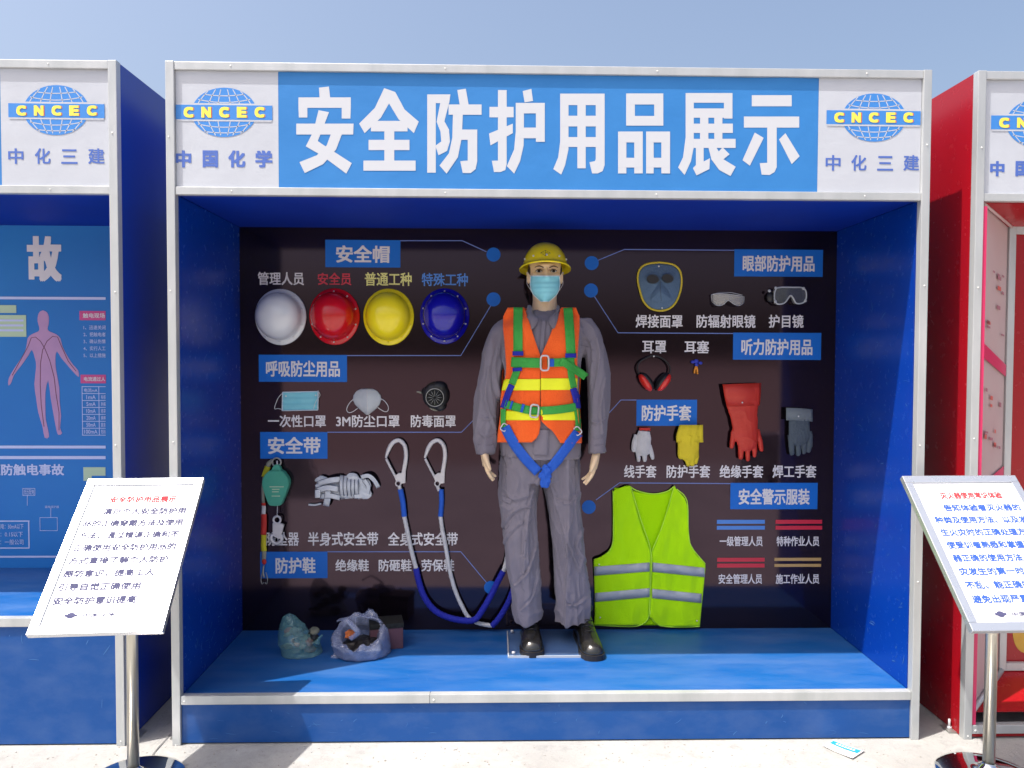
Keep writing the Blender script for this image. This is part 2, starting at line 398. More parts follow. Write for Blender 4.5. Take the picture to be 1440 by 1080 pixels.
def rect_px(name, x0, y0, x1, y1, Y, m, parent, t=.0015, **k):
    a = PY(x0, (y0+y1)/2, Y); b = PY(x1, (y0+y1)/2, Y); c = PY((x0+x1)/2, y0, Y); d = PY((x0+x1)/2, y1, Y)
    return box(name, a.x, b.x, Y-t, Y-.00005, d.z, c.z, m, parent, **k)
def line_px(name, pts, Y, wd, m, parent, t=.001):
    P = [PY(x, y, Y) for x, y in pts]; bm = bmesh.new(); L_, R_ = [], []
    for i, p in enumerate(P):
        d = (P[min(i+1, len(P)-1)]-P[max(i-1, 0)]); d.y = 0; d.normalize(); n = Vector((-d.z, 0, d.x))*wd/2
        L_.append(p+n); R_.append(p-n)
    pts2 = [(q.x, q.z) for q in L_]+[(q.x, q.z) for q in R_[::-1]]
    return obj(name, prism_mesh(pts2, Y-t, Y), m, parent)
def disc_px(name, cx, cy, r, Y, m, parent, t=.0015):
    c = PY(cx, cy, Y); rr = r*(Y-CAM.y)/F
    return obj(name, prism_mesh([(c.x+rr*math.cos(a), c.z+rr*math.sin(a)) for a in [k*math.pi/16 for k in range(32)]], Y-t, Y), m, parent)

# ================================================================== SETTING
W, H, ZH, ZS, PW, D = 3.0, 2.686, 2.1735, 0.1965, 0.033, 0.7462
bm = bmesh.new()
g = 900
nx = [-g, -60, -12, -6, -3, 0, 3, 6, 12, 60, g]
ro = [[Vector((x, y, 0)) for x in nx] for y in nx]
o = obj('ground', grid_mesh(ro, False), 'conc', kind='structure')

gr_ = o
MT['joint'] = mat('dark_joint', (.16, .155, .15), .95)
def joint(p, q, wd=.006):
    p, q = Vector(p), Vector(q); n = (q-p).cross(Vector((0, 0, 1))).normalized()*wd/2; k = 14; rows = []
    for i in range(k+1):
        c = p.lerp(q, i/k); j = n.normalized()*.003*noise.noise(c*9); w_ = .6+.5*abs(noise.noise(c*14)); rows.append([c+j-n*w_+Vector((0, 0, .004)), c+j+n*w_+Vector((0, 0, .004))])
    obj('slab_joint', grid_mesh(rows, False), 'joint', gr_, kind='structure')
joint(PZ(210, 1068, 0), PZ(240, 1033, 0)); joint((PZ(210, 1068, 0)), (-.35, -2.4, 0)); joint((-3.5, -.62, 0), (6.5, -.66, 0), .008); joint((2.2, -.66, 0), (2.25, -3.5, 0))
random.seed(11); bm = bmesh.new()
for k in range(900):
    x, y = random.uniform(-1.2, 4.2), random.uniform(-.6, .55) if k % 2 else random.uniform(-.3, -.01)
    if 0 < x < 3 and y > -.002: continue
    r = random.uniform(.0012, .0042)*(1.6 if random.random() < .05 else 1)
    m_ = Matrix.Translation((x, y, r*.35)) @ Matrix.Rotation(random.uniform(0, 6), 4, 'Z') @ Matrix.Diagonal((r, r*random.uniform(.6, 1), r*.6, 1))
    bmesh.ops.create_icosphere(bm, subdivisions=1, radius=1, matrix=m_)
MT['grit'] = mat('pale_grit', (.42, .40, .36), .9, var=(.24, .22, .20), vscale=60)
g_ = obj('grit', bm_mesh(bm), 'grit', kind='stuff'); g_['label'] = 'scattered pale grit on the concrete before the booths'; g_['category'] = 'grit'
random.seed(7)
# ------------------------------------------------------------------ logo
def logo(parent, ex0, ex1, ey0, ey1, bx0, bx1, by0, by1, Y):
    """globe emblem crossed by a band with the letters C N C E C"""
    g_ = flat_px('emblem_globe', [((ex0+ex1)/2+(ex1-ex0)/2*math.cos(a), (ey0+ey1)/2+(ey1-ey0)/2*math.sin(a)) for a in [k*math.pi/24 for k in range(48)]], Y, 'logo_b', parent, .0003)
    cx, cy, a_, b_ = (ex0+ex1)/2, (ey0+ey1)/2, (ex1-ex0)/2, (ey1-ey0)/2
    Yl = Y-.0004
    def arc(pts): line_px('emblem_line', pts, Yl, .0034, 'banner_w', g_, .0002)
    def clip(pts):                                        # keep inside the globe and clear of the band
        run, out = [], []
        for p in pts:
            ins = ((p[0]-cx)/a_)**2+((p[1]-cy)/b_)**2 <= 1.0
            if ins: run.append(p)
            else:
                if len(run) > 2: out.append(run)
                run = []
        if len(run) > 2: out.append(run)
        for q in out: arc(q)
    for s in (-1, 1):
        for k in (.26, .66, 1.12):                        # meridians leaning to the poles
            for sy in (-1, 1):
                P = []
                for i in range(13):
                    t = i/12; yy = cy+sy*(5+(b_-5)*t); xx = cx+s*a_*k*(1-.55*t**1.4)*.78
                    P.append((xx, yy))
                clip(P)
    for sy in (-1, 1):
        for q, bow in ((.83, -.16), (.60, -.20)):
            yy0 = cy+sy*b_*q
            clip([(cx+a_*u, yy0+ (b_*-bow*(1-u*u)) + (0 if sy < 0 else b_*bow)) for u in [i/10-1 for i in range(21)]])
    rect_px('emblem_gap', bx0+1, by0-2.4, bx1-1, by1+2.4, Y-.0007, 'banner_w', g_, .0002)
    band = rect_px('emblem_band', bx0, by0, bx1, by1, Y-.0009, 'logo_b', parent, .0002)
    n = 5; w_ = (bx1-bx0)
    for i, ch in enumerate('CNCEC'):
        c = bx0+w_*(.133+.1835*i); hw = w_*.048; hh = (by1-by0)*.37; m_ = (by0+by1)/2
        text(ch, (c-hw+1.0, m_-hh, c+hw+1.6, m_+hh), Y-.0012, 'logo_r', band, .035, .03)
        text(ch, (c-hw-.4, m_-hh-.2, c+hw+.2, m_+hh-.2), Y-.0020, 'logo_y', band, .045, .05)

def rivet(x, z, y, parent, r=.0034):
    bm = bmesh.new(); ball_bm(bm, (x, y, z), r, r*.6, r, 8); return obj('rivet', bm_mesh(bm, True), 'rivet', parent)

def wavy_banner(name, x0, x1, z0, z1, y, m, parent, seed=0):
    nx_, nz_ = max(8, int((x1-x0)/.03)), 18; rows = []
    for j in range(nz_+1):
        v = j/nz_; z = z0+(z1-z0)*v; rr = []
        for i in range(nx_+1):
            x = x0+(x1-x0)*i/nx_; edge = min(1, (1-v)*9+.15)
            a = .005*math.exp(-((1-v)/.055)**2)*noise.noise(Vector((x*6, seed, 3)))
            rr.append(Vector((x, y+a, z)))
        rows.append(rr)
    return obj(name, grid_mesh(rows, True), m, parent)

def booth(name, label, x0, zs, side, floor, front, back, inner, m_in, group):
    b = thing(name, label, 'display booth', (x0+W/2, D/2, 0), group)
    x1 = x0+W
    # aluminium corner profiles
    for (a, c) in ((x0, x0+PW), (x1-PW, x1)):
        p = box('post', a, c, 0, .034, 0, H, 'alu', b, .0025)
        for z in (.03, .62, 1.22, 1.80, 2.40):
            rivet((a+c)/2+random.uniform(-.005, .005), z+random.uniform(-.04, .04), -.001, p)
    for nme, za, zb in (('rail', H-.033, H-.001), ('rail', ZH, ZH+.031)):
        p = box(nme, x0+PW+.0005, x1-PW-.0005, .003, .032, za, zb, 'alu', b, .0025)
        for k in range(4): rivet(x0+.25+k*.83, (za+zb)/2, .002, p, .0032)
    xm = x0+1.02
    for xa, xb in ((x0+PW+.0005, xm-.0006), (xm+.0006, x1-PW-.0005)):
        p = box('rail', xa, xb, .003, .034, zs-.034, zs+.0015, 'alu', b, .0025)
        rivet(xa+.015, zs-.02, .002, p, .004)
    # shell
    box('side_panel', x0+.001, x0+.012, .0345, D+.30, .004, H-.003, side, b)
    box('side_panel', x1-.012, x1-.001, .0345, D+.30, .004, H-.003, side, b)
    box('roof_panel', x0+.0125, x1-.0125, .034, D+.30, H-.020, H-.006, side, b)
    box('rear_panel', x0+.0125, x1-.0125, D+.28, D+.295, .004, H-.021, side, b)
    box('header_backing', x0+PW+.001, x1-PW-.001, .022, .030, ZH+.032, H-.034, side, b)
    # niche
    box('inner_side_panel', x0+PW-.008, x0+PW+.002, .036, D, zs+.001, ZH, m_in, b)
    box('inner_side_panel', x1-PW-.002, x1-PW+.008, .036, D, zs+.001, ZH, m_in, b)
    if inner:
        box('ceiling_panel', x0+PW+.003, x1-PW-.003, .0325, D, ZH+.002, ZH+.012, 'blue_dull', b)
        box('platform', x0+PW+.003, x1-PW-.003, .0345, D, zs-.012, zs, floor, b)
        bp = box('back_panel', x0+PW-.007, x1-PW+.007, D+.0005, D+.012, zs-.01, ZH+.011, back, b)
    else: bp = None
    box('front_panel', x0+PW+.001, x1-PW-.001, .012, .022, .006, zs-.035, front, b)
    # foot brackets with anchor bolts
    for a in (x0-.03, x1-.012):
        br = box('foot_bracket', a, a+.042, .05, .12, .0005, .006, 'brass', b)
        tube('anchor_bolt', [(a+.02, .085, .005), (a+.02, .085, .045)], .005, 'alu_cast', br, 8)
        tube('nut', [(a+.02, .085, .006), (a+.02, .085, .014)], .011, 'alu_cast', br, 6)
    return b, bp

GRP = 'display booths in a row'
main, panel = booth('display_booth', 'middle deep blue display booth holding a dressed mannequin and hung safety gear', 0, ZS, 'blue_side', 'blue_floor', 'blue_front', 'darkpanel', True, 'blue', GRP)
leftb, lpanel = booth('display_booth', 'blue booth at left edge with light blue poster of a human figure', -3.186, .512, 'blue_side', 'blue_floor', 'blue_front', 'poster', True, 'blue', GRP)
rightb, _ = booth('display_booth', 'bright red painted booth at right edge with splayed red recess', 3.185, .055, 'red', 'red', 'red', 'red', False, 'red', GRP)

MT['scuff'] = mat('pale_scuff', (.045, .15, .40), .7)
def scuffs(parent, n, place, seed, nrm):
    rnd = random.Random(seed); bm = bmesh.new()
    for k in range(n):
        u, v, a, L_ = rnd.random(), rnd.random(), rnd.uniform(0, math.pi), rnd.uniform(.006, .05); cv = rnd.uniform(-.5, .5); wd = rnd.uniform(.0006, .0022); prev = None
        for i in range(5):
            t_ = i/4; aa = a+cv*t_; x, y = L_*t_*math.cos(aa), L_*t_*math.sin(aa); w_ = wd*math.sin(math.pi*(.1+.8*t_))
            c = [place(u, v, x-w_*math.sin(aa)*s_, y+w_*math.cos(aa)*s_) for s_ in (-1, 1)]; cur = [bm.verts.new(q) for q in c]
            if prev: bm.faces.new((prev[0], prev[1], cur[1], cur[0]))
            prev = cur
    me = bpy.data.meshes.new('m'); bm.to_mesh(me); bm.free(); obj('scuff_marks', me, 'scuff', parent, kind='stuff')
scuffs(main, 40, lambda u, v, x, y: (.08+2.84*u+x, .0112, .02+.13*v**1.6+y*.5), 1, 0)
scuffs(main, 60, lambda u, v, x, y: (.12+2.7*u+x, .06+.52*v+y, ZS+.0009), 2, 0)
scuffs(main, 40, lambda u, v, x, y: (W-PW-.0032, .07+.5*u**1.5+x, ZS+.06+1.7*v**1.5+y), 3, 0)
scuffs(main, 22, lambda u, v, x, y: (PW+.0032, .07+.5*u+x, ZS+.06+1.7*v**1.4+y), 4, 0)
scuffs(leftb, 26, lambda u, v, x, y: (-1.5+1.25*u+x, .0112, .02+.42*v**1.5+y), 5, 0)
# headers --------------------------------------------------------------
YB = .014
def xof(px, py=180): return PY(px, py, YB).x
def header(parent, xa, xb, m, seed): return wavy_banner('banner', xa, xb, ZH+.0315, H-.0335, YB, m, parent, seed)
b1 = header(main, PW+.001, xof(391.5), 'banner_w', 1)
b2 = header(main, xof(391.5)+.0004, xof(1150.5), 'banner_b', 2)
b3 = header(main, xof(1150.5)+.0004, W-PW-.001, 'banner_w', 3)
YT = YB-.0006
logo(b1, 269.4, 361, 123.3, 192.8, 247, 383, 147.8, 168.3, YT)
for ch, a, c in (('中', 247, 269), ('国', 285, 306.5), ('化', 321, 345), ('学', 359, 383)):
    text(ch, (a, 211.5, c, 235.5), YT, 'ink_navy', b1, .03, .028)
logo(b3, 1184.3, 1274, 131.5, 199.3, 1162.3, 1294.6, 155.6, 175.2, YT)
for ch, a, c in (('中', 1161, 1182), ('化', 1197, 1218.5), ('三', 1233.5, 1256), ('建', 1270.5, 1292.5)):
    text(ch, (a, 218 if ch != '三' else 219.5, c, 240), YT, 'ink_navy', b3, .016, .01)
BIG = {
 '安': (380, [[(247,228),(297,222),(303,277),(250,280)], [(143,277),(408,277),(408,330),(143,330)], [(143,329),(188,329),(188,379),(145,379)], [(362,329),(408,329),(406,384),(362,384)], [(132,410),(422,410),(420,465),(132,465)],
    [(245,342),(298,352),(241,498),(262,513),(413,610),(385,663),(262,572),(180,525),(218,450)], [(312,450),(368,450),(334,540),(268,615),(175,660),(148,605),(236,570),(286,520)]]),
 '全': (380, [[(577,230),(606,300),(560,380),(478,458),(450,410),(530,330)], [(577,230),(633,250),(680,338),(752,400),(727,458),(650,388),(597,300)], [(510,396),(695,396),(695,449),(510,449)], [(578,430),(628,430),(628,610),(578,610)],
    [(498,492),(705,492),(705,544),(498,544)], [(472,597),(736,597),(736,648),(472,648)]]),
 '防': (380, [[(795,262),(838,262),(838,658),(795,658)], [(795,262),(912,262),(906,306),(795,306)], [(862,300),(907,300),(880,405),(842,402)], [(842,400),(880,395),(905,440),(910,500),(895,548),(852,570),(836,522),(866,500),(862,450)],
    [(947,240),(990,233),(1005,318),(960,318)], [(903,313),(1070,313),(1070,365),(903,365)], [(925,360),(975,360),(970,480),(950,580),(893,663),(857,622),(905,560),(922,480)], [(950,440),(1048,440),(1048,492),(950,492)],
    [(1000,480),(1048,480),(1048,600),(1040,640),(1015,660),(975,660),(962,600),(1000,597)]]),
 '护': (380, [[(1110,325),(1232,325),(1232,378),(1110,378)], [(1153,240),(1197,240),(1197,615),(1190,645),(1165,655),(1133,655),(1122,598),(1153,597)], [(1108,460),(1228,410),(1228,458),(1115,520)], [(1278,245),(1322,234),(1330,295),(1288,302)],
    [(1243,305),(1285,305),(1283,520),(1265,600),(1235,663),(1198,625),(1235,540),(1243,450)], [(1243,305),(1390,305),(1390,358),(1243,358)], [(1345,305),(1390,305),(1390,502),(1345,502)], [(1243,430),(1390,430),(1390,484),(1243,484)]]),
 '用': (760, [[(100,258),(142,258),(142,540),(125,620),(105,668),(65,640),(90,580),(100,500)], [(100,258),(325,258),(325,316),(100,316)], [(280,258),(325,258),(325,620),(315,650),(290,662),(262,662),(248,605),(275,600),(280,590)],
    [(100,370),(325,370),(325,424),(100,424)], [(100,478),(325,478),(325,528),(100,528)], [(187,258),(229,258),(229,636),(187,636)]]),
 '品': (760, [[(434,257),(478,257),(478,420),(434,420)], [(576,257),(622,257),(622,420),(576,420)], [(434,257),(622,257),(622,313),(434,313)], [(434,371),(622,371),(622,420),(434,420)],
    [(393,450),(435,450),(435,662),(393,662)], [(475,450),(518,450),(518,662),(475,662)], [(393,450),(518,450),(518,505),(393,505)], [(393,583),(518,583),(518,632),(393,632)],
    [(535,450),(573,450),(573,662),(535,662)], [(612,450),(656,450),(656,662),(612,662)], [(535,450),(656,450),(656,505),(535,505)], [(535,583),(656,583),(656,632),(535,632)]]),
 '展': (760, [[(735,255),(972,255),(972,304),(735,304)], [(735,255),(776,255),(776,530),(762,600),(730,670),(697,632),(722,580),(735,480)], [(929,255),(972,255),(972,384),(929,384)], [(776,333),(972,333),(972,380),(776,380)],
    [(776,410),(974,410),(974,457),(776,457)], [(776,487),(988,487),(988,533),(776,533)], [(808,380),(850,380),(850,490),(808,490)], [(880,380),(921,380),(921,490),(880,490)],
    [(787,530),(826,530),(826,602),(858,585),(855,640),(790,672),(772,635),(787,620)], [(850,530),(890,530),(925,590),(988,628),(962,675),(905,645),(866,592)], [(922,530),(957,565),(915,600),(890,565)]]),
 '示': (760, [[(1070,266),(1272,266),(1272,322),(1070,322)], [(1030,374),(1310,374),(1310,430),(1030,430)], [(1148,428),(1196,428),(1196,630),(1185,655),(1160,670),(1120,668),(1110,610),(1148,608)], [(1085,455),(1130,482),(1060,623),(1023,595)], [(1240,458),(1312,575),(1272,615),(1208,490)]]),
}
for ch, (ox, strokes) in BIG.items():
    V, Fc = [], []
    for k, st in enumerate(strokes):
        i0 = len(V); q = [PY(ox+x/3.6, 60+y/3.6, YT) for x, y in st]
        V += [(p.x, YT-.00006*k, p.z) for p in q]
        from mathutils.geometry import tessellate_polygon
        Fc += [tuple(i0+j for j in tri) for tri in tessellate_polygon([[Vector((p.x, p.z, 0)) for p in q]])]
    obj('lettering', mesh_from(V, Fc), 'white_ink', b2)
lb0 = header(leftb, -3.186+PW+.001, xof(1.3), 'banner_b', 4)
lb1 = header(leftb, xof(1.3)+.0004, -.186-PW-.001, 'banner_w', 5)
logo(lb1, 33, 125, 119.7, 190, 11.7, 147, 145.8, 165.5, YT)
for ch, a, c in (('中', 11.5, 33), ('化', 49, 71), ('三', 86, 109), ('建', 124, 147)):
    text(ch, (a, 208.6 if ch != '三' else 210, c, 230.5), YT, 'ink_navy', lb1, .016, .01)
rb1 = header(rightb, 3.185+PW+.001, xof(1540), 'banner_w', 6)
rb2 = header(rightb, xof(1540)+.0004, 3.185+W-PW-.001, 'banner_b', 7)
logo(rb1, 1415, 1508, 139, 208, 1393.7, 1531, 163, 182.5, YT)
for ch, a, c in (('中', 1392.3, 1412.5), ('国', 1428, 1449), ('化', 1465, 1488), ('学', 1503, 1526)):
    text(ch, (a, 226.5, c, 248), YT, 'ink_navy', rb1, .03, .028)

# back panel print -------------------------------------------------------
YP = D
def plate(x0, y0, x1, y1, s, tb, tm='text_w'):
    p = rect_px('heading_plate', x0, y0, x1, y1, YP, 'plate', panel, .0012)
    text(s, tb, YP-.0018, tm, p, .020, .014); return p
plate(457.5, 337.5, 563, 376, '安全帽', (472.5, 345, 548, 369.5))
plate(364, 499, 488, 537, '呼吸防尘用品', (374, 507, 478, 530))
plate(366, 607.5, 460.5, 645, '安全带', (376.8, 614.5, 450.8, 638.5))
plate(366, 775.8, 460.5, 813, '防护鞋', (387.5, 784, 443.8, 806.5))
plate(1032.5, 351, 1157, 389, '眼部防护用品', (1044.5, 359, 1145.5, 382))
plate(1030.8, 468, 1154.5, 506, '听力防护用品', (1042.5, 476.5, 1142.5, 499.5))
plate(895, 562, 980, 598.8, '防护手套', (902.5, 569.5, 972, 592))
plate(1027, 679, 1149.5, 716, '安全警示服装', (1038.7, 687, 1138.5, 709.8))
for s, bx, m in (('管理人员', (362.5, 382.5, 427.5, 401), 'text_w'), ('安全员', (446.8, 383.5, 494, 401), 't_red'), ('普通工种', (513, 383, 579, 402), 't_yel'),
              ('特殊工种', (593, 384, 658, 402.5), 't_blue'), ('一次性口罩', (376.7, 583.5, 458.3, 600.8), 'text_w'), ('3M防尘口罩', (472.5, 583.5, 562, 600.8), 'text_w'),
              ('防毒面罩', (577.7, 583.5, 641, 600.8), 'text_w'), ('防坠器', (373.8, 748, 420.5, 767.5), 'text_w'), ('半身式安全带', (433, 748, 532, 767.5), 'text_w'),
              ('全身式安全带', (545.5, 748.5, 643.8, 767.5), 'text_w'), ('绝缘鞋', (471.8, 786.5, 518.8, 803.5), 'text_w'), ('防砸鞋', (532.5, 786.5, 578.8, 803.5), 'text_w'),
              ('劳保鞋', (592.5, 786.5, 638.8, 803.5), 'text_w'), ('焊接面罩', (894, 442.5, 960, 461), 'text_w'), ('防辐射眼镜', (979.5, 442.5, 1062.5, 461), 'text_w'),
              ('护目镜', (1081, 442.5, 1130, 461), 'text_w'), ('耳罩', (903, 479, 937, 497), 'text_w'), ('耳塞', (962.5, 479, 997, 497), 'text_w'),
              ('线手套', (877.6, 654, 923, 672), 'text_w'), ('防护手套', (937.4, 654, 998.7, 672), 'text_w'), ('绝缘手套', (1012, 654, 1073.3, 672), 'text_w'),
              ('焊工手套', (1086.5, 654, 1148, 672), 'text_w'), ('一级管理人员', (1012, 754, 1072.4, 768), 'text_w'), ('特种作业人员', (1092, 754, 1152, 768), 'text_w'),
              ('安全管理人员', (1010.4, 807, 1071.7, 821), 'text_w'), ('施工作业人员', (1091, 807, 1152, 821), 'text_w')):
    text(s, bx, YP-.0008, m, panel, .014, .012)
for pts in ([(563, 338.5), (650, 338.5), (684, 354)], [(488, 500), (648, 500), (690, 430)], [(460.5, 607.8), (649, 607.8), (676, 580)], [(460.5, 775.8), (648, 775.8), (684, 819)],
            [(841, 366), (878, 350.8), (1032.5, 352)], [(836, 417), (869, 468), (1030.8, 469)], [(895, 562.5), (873, 562.5), (848, 590)], [(838, 703), (871, 679), (1027, 680)]):
    line_px('leader_line', pts, YP, .0042, 'line', panel, .0008)
for cx, cy, r in ((694, 358, 9.8), (694, 421, 9.8), (690, 826, 9.3), (832, 370, 9.8), (831, 408.5, 9.8), (828, 713, 9.8)):
    disc_px('marker_dot', cx, cy, r, YP, 'plate', panel)
for x0, x1, ys, m in ((1008, 1075.5, (731, 736.5, 739.4, 744.7), 't_blue'), (1090.6, 1156, (731, 736.5, 739.4, 744.7), 't_red'),
                      (1008.5, 1075, (784.4, 789.7, 792.5, 798), 't_red'), (1089, 1154.5, (784.4, 788.6, 793, 797), 'gold')):
    rect_px('stripe', x0, ys[0], x1, ys[1], YP, m, panel); rect_px('stripe', x0, ys[2], x1, ys[3], YP, m, panel)
# poster of the left booth -------------------------------------------------
YL = D
text('故', (38, 332, 86.5, 396), YL-.001, 'text_w', lpanel, .035, .03)
for a, b in ((416.5, 420.2), (626.5, 630.5), (641.2, 645.5), (782, 784.5)):
    rect_px('poster_rule', -400, a, 148.5, b, YL, 'poster_l', lpanel, .0008)
fig = [(60.5, 436.5), (66, 439), (68.8, 446), (68.5, 456), (67, 462), (69.5, 466), (79, 470), (85, 476), (88, 487), (95, 501), (103, 513), (110, 521), (111, 530), (106, 526), (97, 516), (86, 503), (80, 494), (78, 505), (79, 520), (83.5, 545),
       (84, 565), (86, 585), (84.5, 602), (87.5, 609), (82, 611.5), (79, 602), (75, 580), (71.5, 560), (68, 535), (64, 552), (64, 575), (64.5, 590), (67.5, 603), (69, 614.5), (63, 615.5), (60, 600), (54, 580), (51, 560), (48.5, 540),
       (51, 515), (49, 503), (45, 492), (40, 500), (30, 514), (20, 527), (16, 538), (12, 542), (12.5, 532), (21, 517), (31, 502), (37, 489), (39, 476), (45, 470), (54, 466), (55.5, 461), (53, 452), (53.5, 444), (56, 438.5)]
fg = flat_px('poster_figure', fig, YL, 'poster_body', lpanel, .001, 2)
for pts in ([(40, 486), (44, 475), (50, 474), (57, 480), (63, 490), (70, 507), (76, 530), (79, 555), (83, 580), (83, 605)], [(86, 486), (81, 474), (74, 473), (66, 480), (60, 492), (57, 510), (56.5, 540), (58, 570), (62, 600)],
            [(40, 486), (28, 508), (17, 528)], [(86, 486), (96, 508), (107, 522)]):
    line_px('figure_line', pts, YL-.0011, .003, 'poster_line_d', fg, .0004)
for a, b, c, d, s in ((112, 437.3, 148.5, 450.3, '触电现场'), (113.6, 527, 149, 539, '电流通过人')):
    p = rect_px('poster_tag', a, b, c, d, YL, 'poster_pink', lpanel); text(s, (a+4.5, b+3, c-1, d-3), YL-.002, 'text_w', p, .012, .01)
for i, s in enumerate(('1、迅速关闭', '2、把触电者', '3、确认伤情', '4、实行人工', '5、以上措施')):
    text(s, (117.5, 457.5+9.8*i, 148.5, 463.5+9.8*i), YL-.001, 'poster_l', lpanel, .006, 0)
for i, s in enumerate(('电流mA', '1mA', '5mA', '10mA', '20mA', '50mA', '100mA')):
    text(s, (118.5 if i in (0, 6) else 121.5, 546+9.7*i, 137 if i in (0, 6) else 134.5, 551.6+9.7*i), YL-.001, 'poster_l', lpanel, .006, 0)
    if i: text(('', '有感', '刺痛', '痉挛', '麻痹', '窒息', '危险')[i], (142, 546+9.7*i, 148.5, 551.6+9.7*i), YL-.001, 'poster_l', lpanel, .006, 0)
for i in range(8): rect_px('table_rule', 115.5, 543.3+9.75*i, 148.6, 544.1+9.75*i, YL, 'poster_l', lpanel, .0008)
for x in (115.5, 139): rect_px('table_rule', x, 543.3, x+.8, 612, YL-.0001, 'poster_l', lpanel, .0009)
text('预防触电事故', (-17, 652.5, 90, 668.5), YL-.001, 'poster_l', lpanel, .02, .016)
for a, b, c, d in ((-40, 429, 23, 440), (-40, 443, 37, 473.5)):
    p = rect_px('poster_note', a, b, c, d, YL, 'poster_green', lpanel)
    if d > 450:
        for i in range(3): rect_px('note_line', -38, 449+7*i, 33, 452+7*i, YL-.002, 'poster_l', p, .0004)
p = rect_px('poster_note', 117.5, 657, 148.5, 676, YL, 'poster_green', lpanel); rect_px('note_line', 129, 669, 148.5, 676.5, YL-.002, 'poster', p, .0004)
for a, b, c, d in ((32, 686.5, 49.5, 697), (56, 727.5, 81, 746.5), (-30, 732, 41.5, 771.5)):
    lw = 1.6 if a < 0 else .6
    for q in ((a, b, c, b+lw), (a, d-lw, c, d)): rect_px('diagram_line', *q, YL, 'poster_l', lpanel, .0008)
    for q in ((a, b+lw, a+lw, d-lw), (c-lw, b+lw, c, d-lw)): rect_px('diagram_line', *q, YL, 'poster_l', lpanel, .0008)
line_px('diagram_line', [(38.5, 697), (38.5, 711)], YL, .002, 'poster_l', lpanel); line_px('diagram_line', [(71.5, 714), (71.5, 727.5)], YL, .002, 'poster_l', lpanel)
text('低压配电', (33.5, 688, 48, 695.5), YL-.001, 'poster_l', lpanel, .004, 0); text('漏电保护器', (63, 711, 83, 714.5), YL-.001, 'poster_l', lpanel, .0, 0)
for i, s in enumerate(('一级漏电：30mA以下', '二级：0.1S以下', '三级：一般公司')):
    text(s, (-14, 736.5+11*i, 33-(i % 2)*1, 744+11*i), YL-.001, 'poster_l', lpanel, .004, 0)

# red booth recess: splayed panels round an inner frame ----------------------
RX = 3.185
def quad(name, pts, m, parent, th=.004, **k):
    return obj(name, grid_mesh([[Vector(pts[0]), Vector(pts[1])], [Vector(pts[3]), Vector(pts[2])]], False, thick=th), m, parent, **k)
YI = .26
il, it, ib = PY(1411, 600, YI).x, PY(1425, 319, YI).z, PY(1425, 942, YI).z
ir = RX+W-(il-RX)
fx = RX+PW+.014
iz0, iz1 = .10, ZH
quad('splay_panel', [(fx, .035, iz1), (il, YI, it), (il, YI, ib), (fx, .035, iz0)], 'pinksheet', rightb, label='pale pink instruction sheet on the left splay')
quad('splay_panel', [(fx, .035, iz1+.001), (RX+W-PW-.014, .035, iz1+.001), (ir, YI, it+.001), (il, YI, it+.001)], 'red', rightb)
quad('splay_panel', [(fx, .035, iz0-.001), (RX+W-PW-.014, .035, iz0-.001), (ir, YI, ib-.001), (il, YI, ib-.001)], 'red', rightb)
quad('splay_panel', [(RX+W-PW-.014, .035, iz1), (ir, YI, it), (ir, YI, ib), (RX+W-PW-.014, .035, iz0)], 'red', rightb)
# printed bands and marks on the sheet
def on_splay(u, z): return Vector((fx+(il-fx)*u+.004, .035+(YI-.035)*u-.006, z))
def splay_patch(name, u0, z0a, z0b, u1, z1a, z1b, m):
    quad(name, [on_splay(u0, z0a), on_splay(u1, z1a), on_splay(u1, z1b), on_splay(u0, z0b)], m, rightb, .001)
splay_patch('printed_band', .02, 1.62, 1.56, .98, 1.52, 1.47, 'magenta')
splay_patch('printed_band', .02, 1.02, .93, .98, 1.08, 1.00, 'magenta')
MT['faded'] = mat('faded_print', (.36, .15, .19), .6)
for i in range(34):
    z = random.uniform(1.1, 2.02) if i < 25 else random.uniform(.55, .9)
    u = random.choice((.22, .40, .58, .76)); h_ = random.uniform(.005, .022)
    if 1.44 < z < 1.64: continue
    splay_patch('printed_mark', u, z, z-h_, u+random.uniform(.04, .12), z-.004, z-h_-.004, random.choice(('faded', 'faded', 'logo_r')))
box('return_strip', RX+PW+.0005, fx+.004, .006, .034, .058, ZH-.02, 'magenta', rightb)
for a in (0, 1):
    x = il if a == 0 else ir-.03
    box('inner_frame_rail', x, x+.030, YI-.012, YI+.01, ib, it, 'alu', rightb, .002)
box('inner_frame_rail', il+.0305, ir-.0305, YI-.011, YI+.01, it-.032, it, 'alu', rightb, .002)
box('inner_frame_rail', il+.0305, ir-.0305, YI-.011, YI+.01, ib, ib+.034, 'alu', rightb, .002)
box('recess_panel', il, ir, YI+.011, YI+.02, ib, it, 'red', rightb)
tube('mitre_trim', [(fx+.004, .03, iz0+.002), (il+.008, YI-.014, ib+.004)], .011, 'alu', rightb, 6)
tube('mitre_trim', [(fx+.004, .03, iz1-.004), (il+.008, YI-.014, it-.004)], .006, 'pinksheet', rightb, 6)
fl = [(1425, 870), (1424, 890), (1427, 905), (1434, 915), (1446, 919), (1475, 917), (1490, 900), (1494, 880), (1480, 850), (1440, 845)]
flat_px('printed_flame', fl, YI+.0105, 'yflame', rightb, .001, 3)

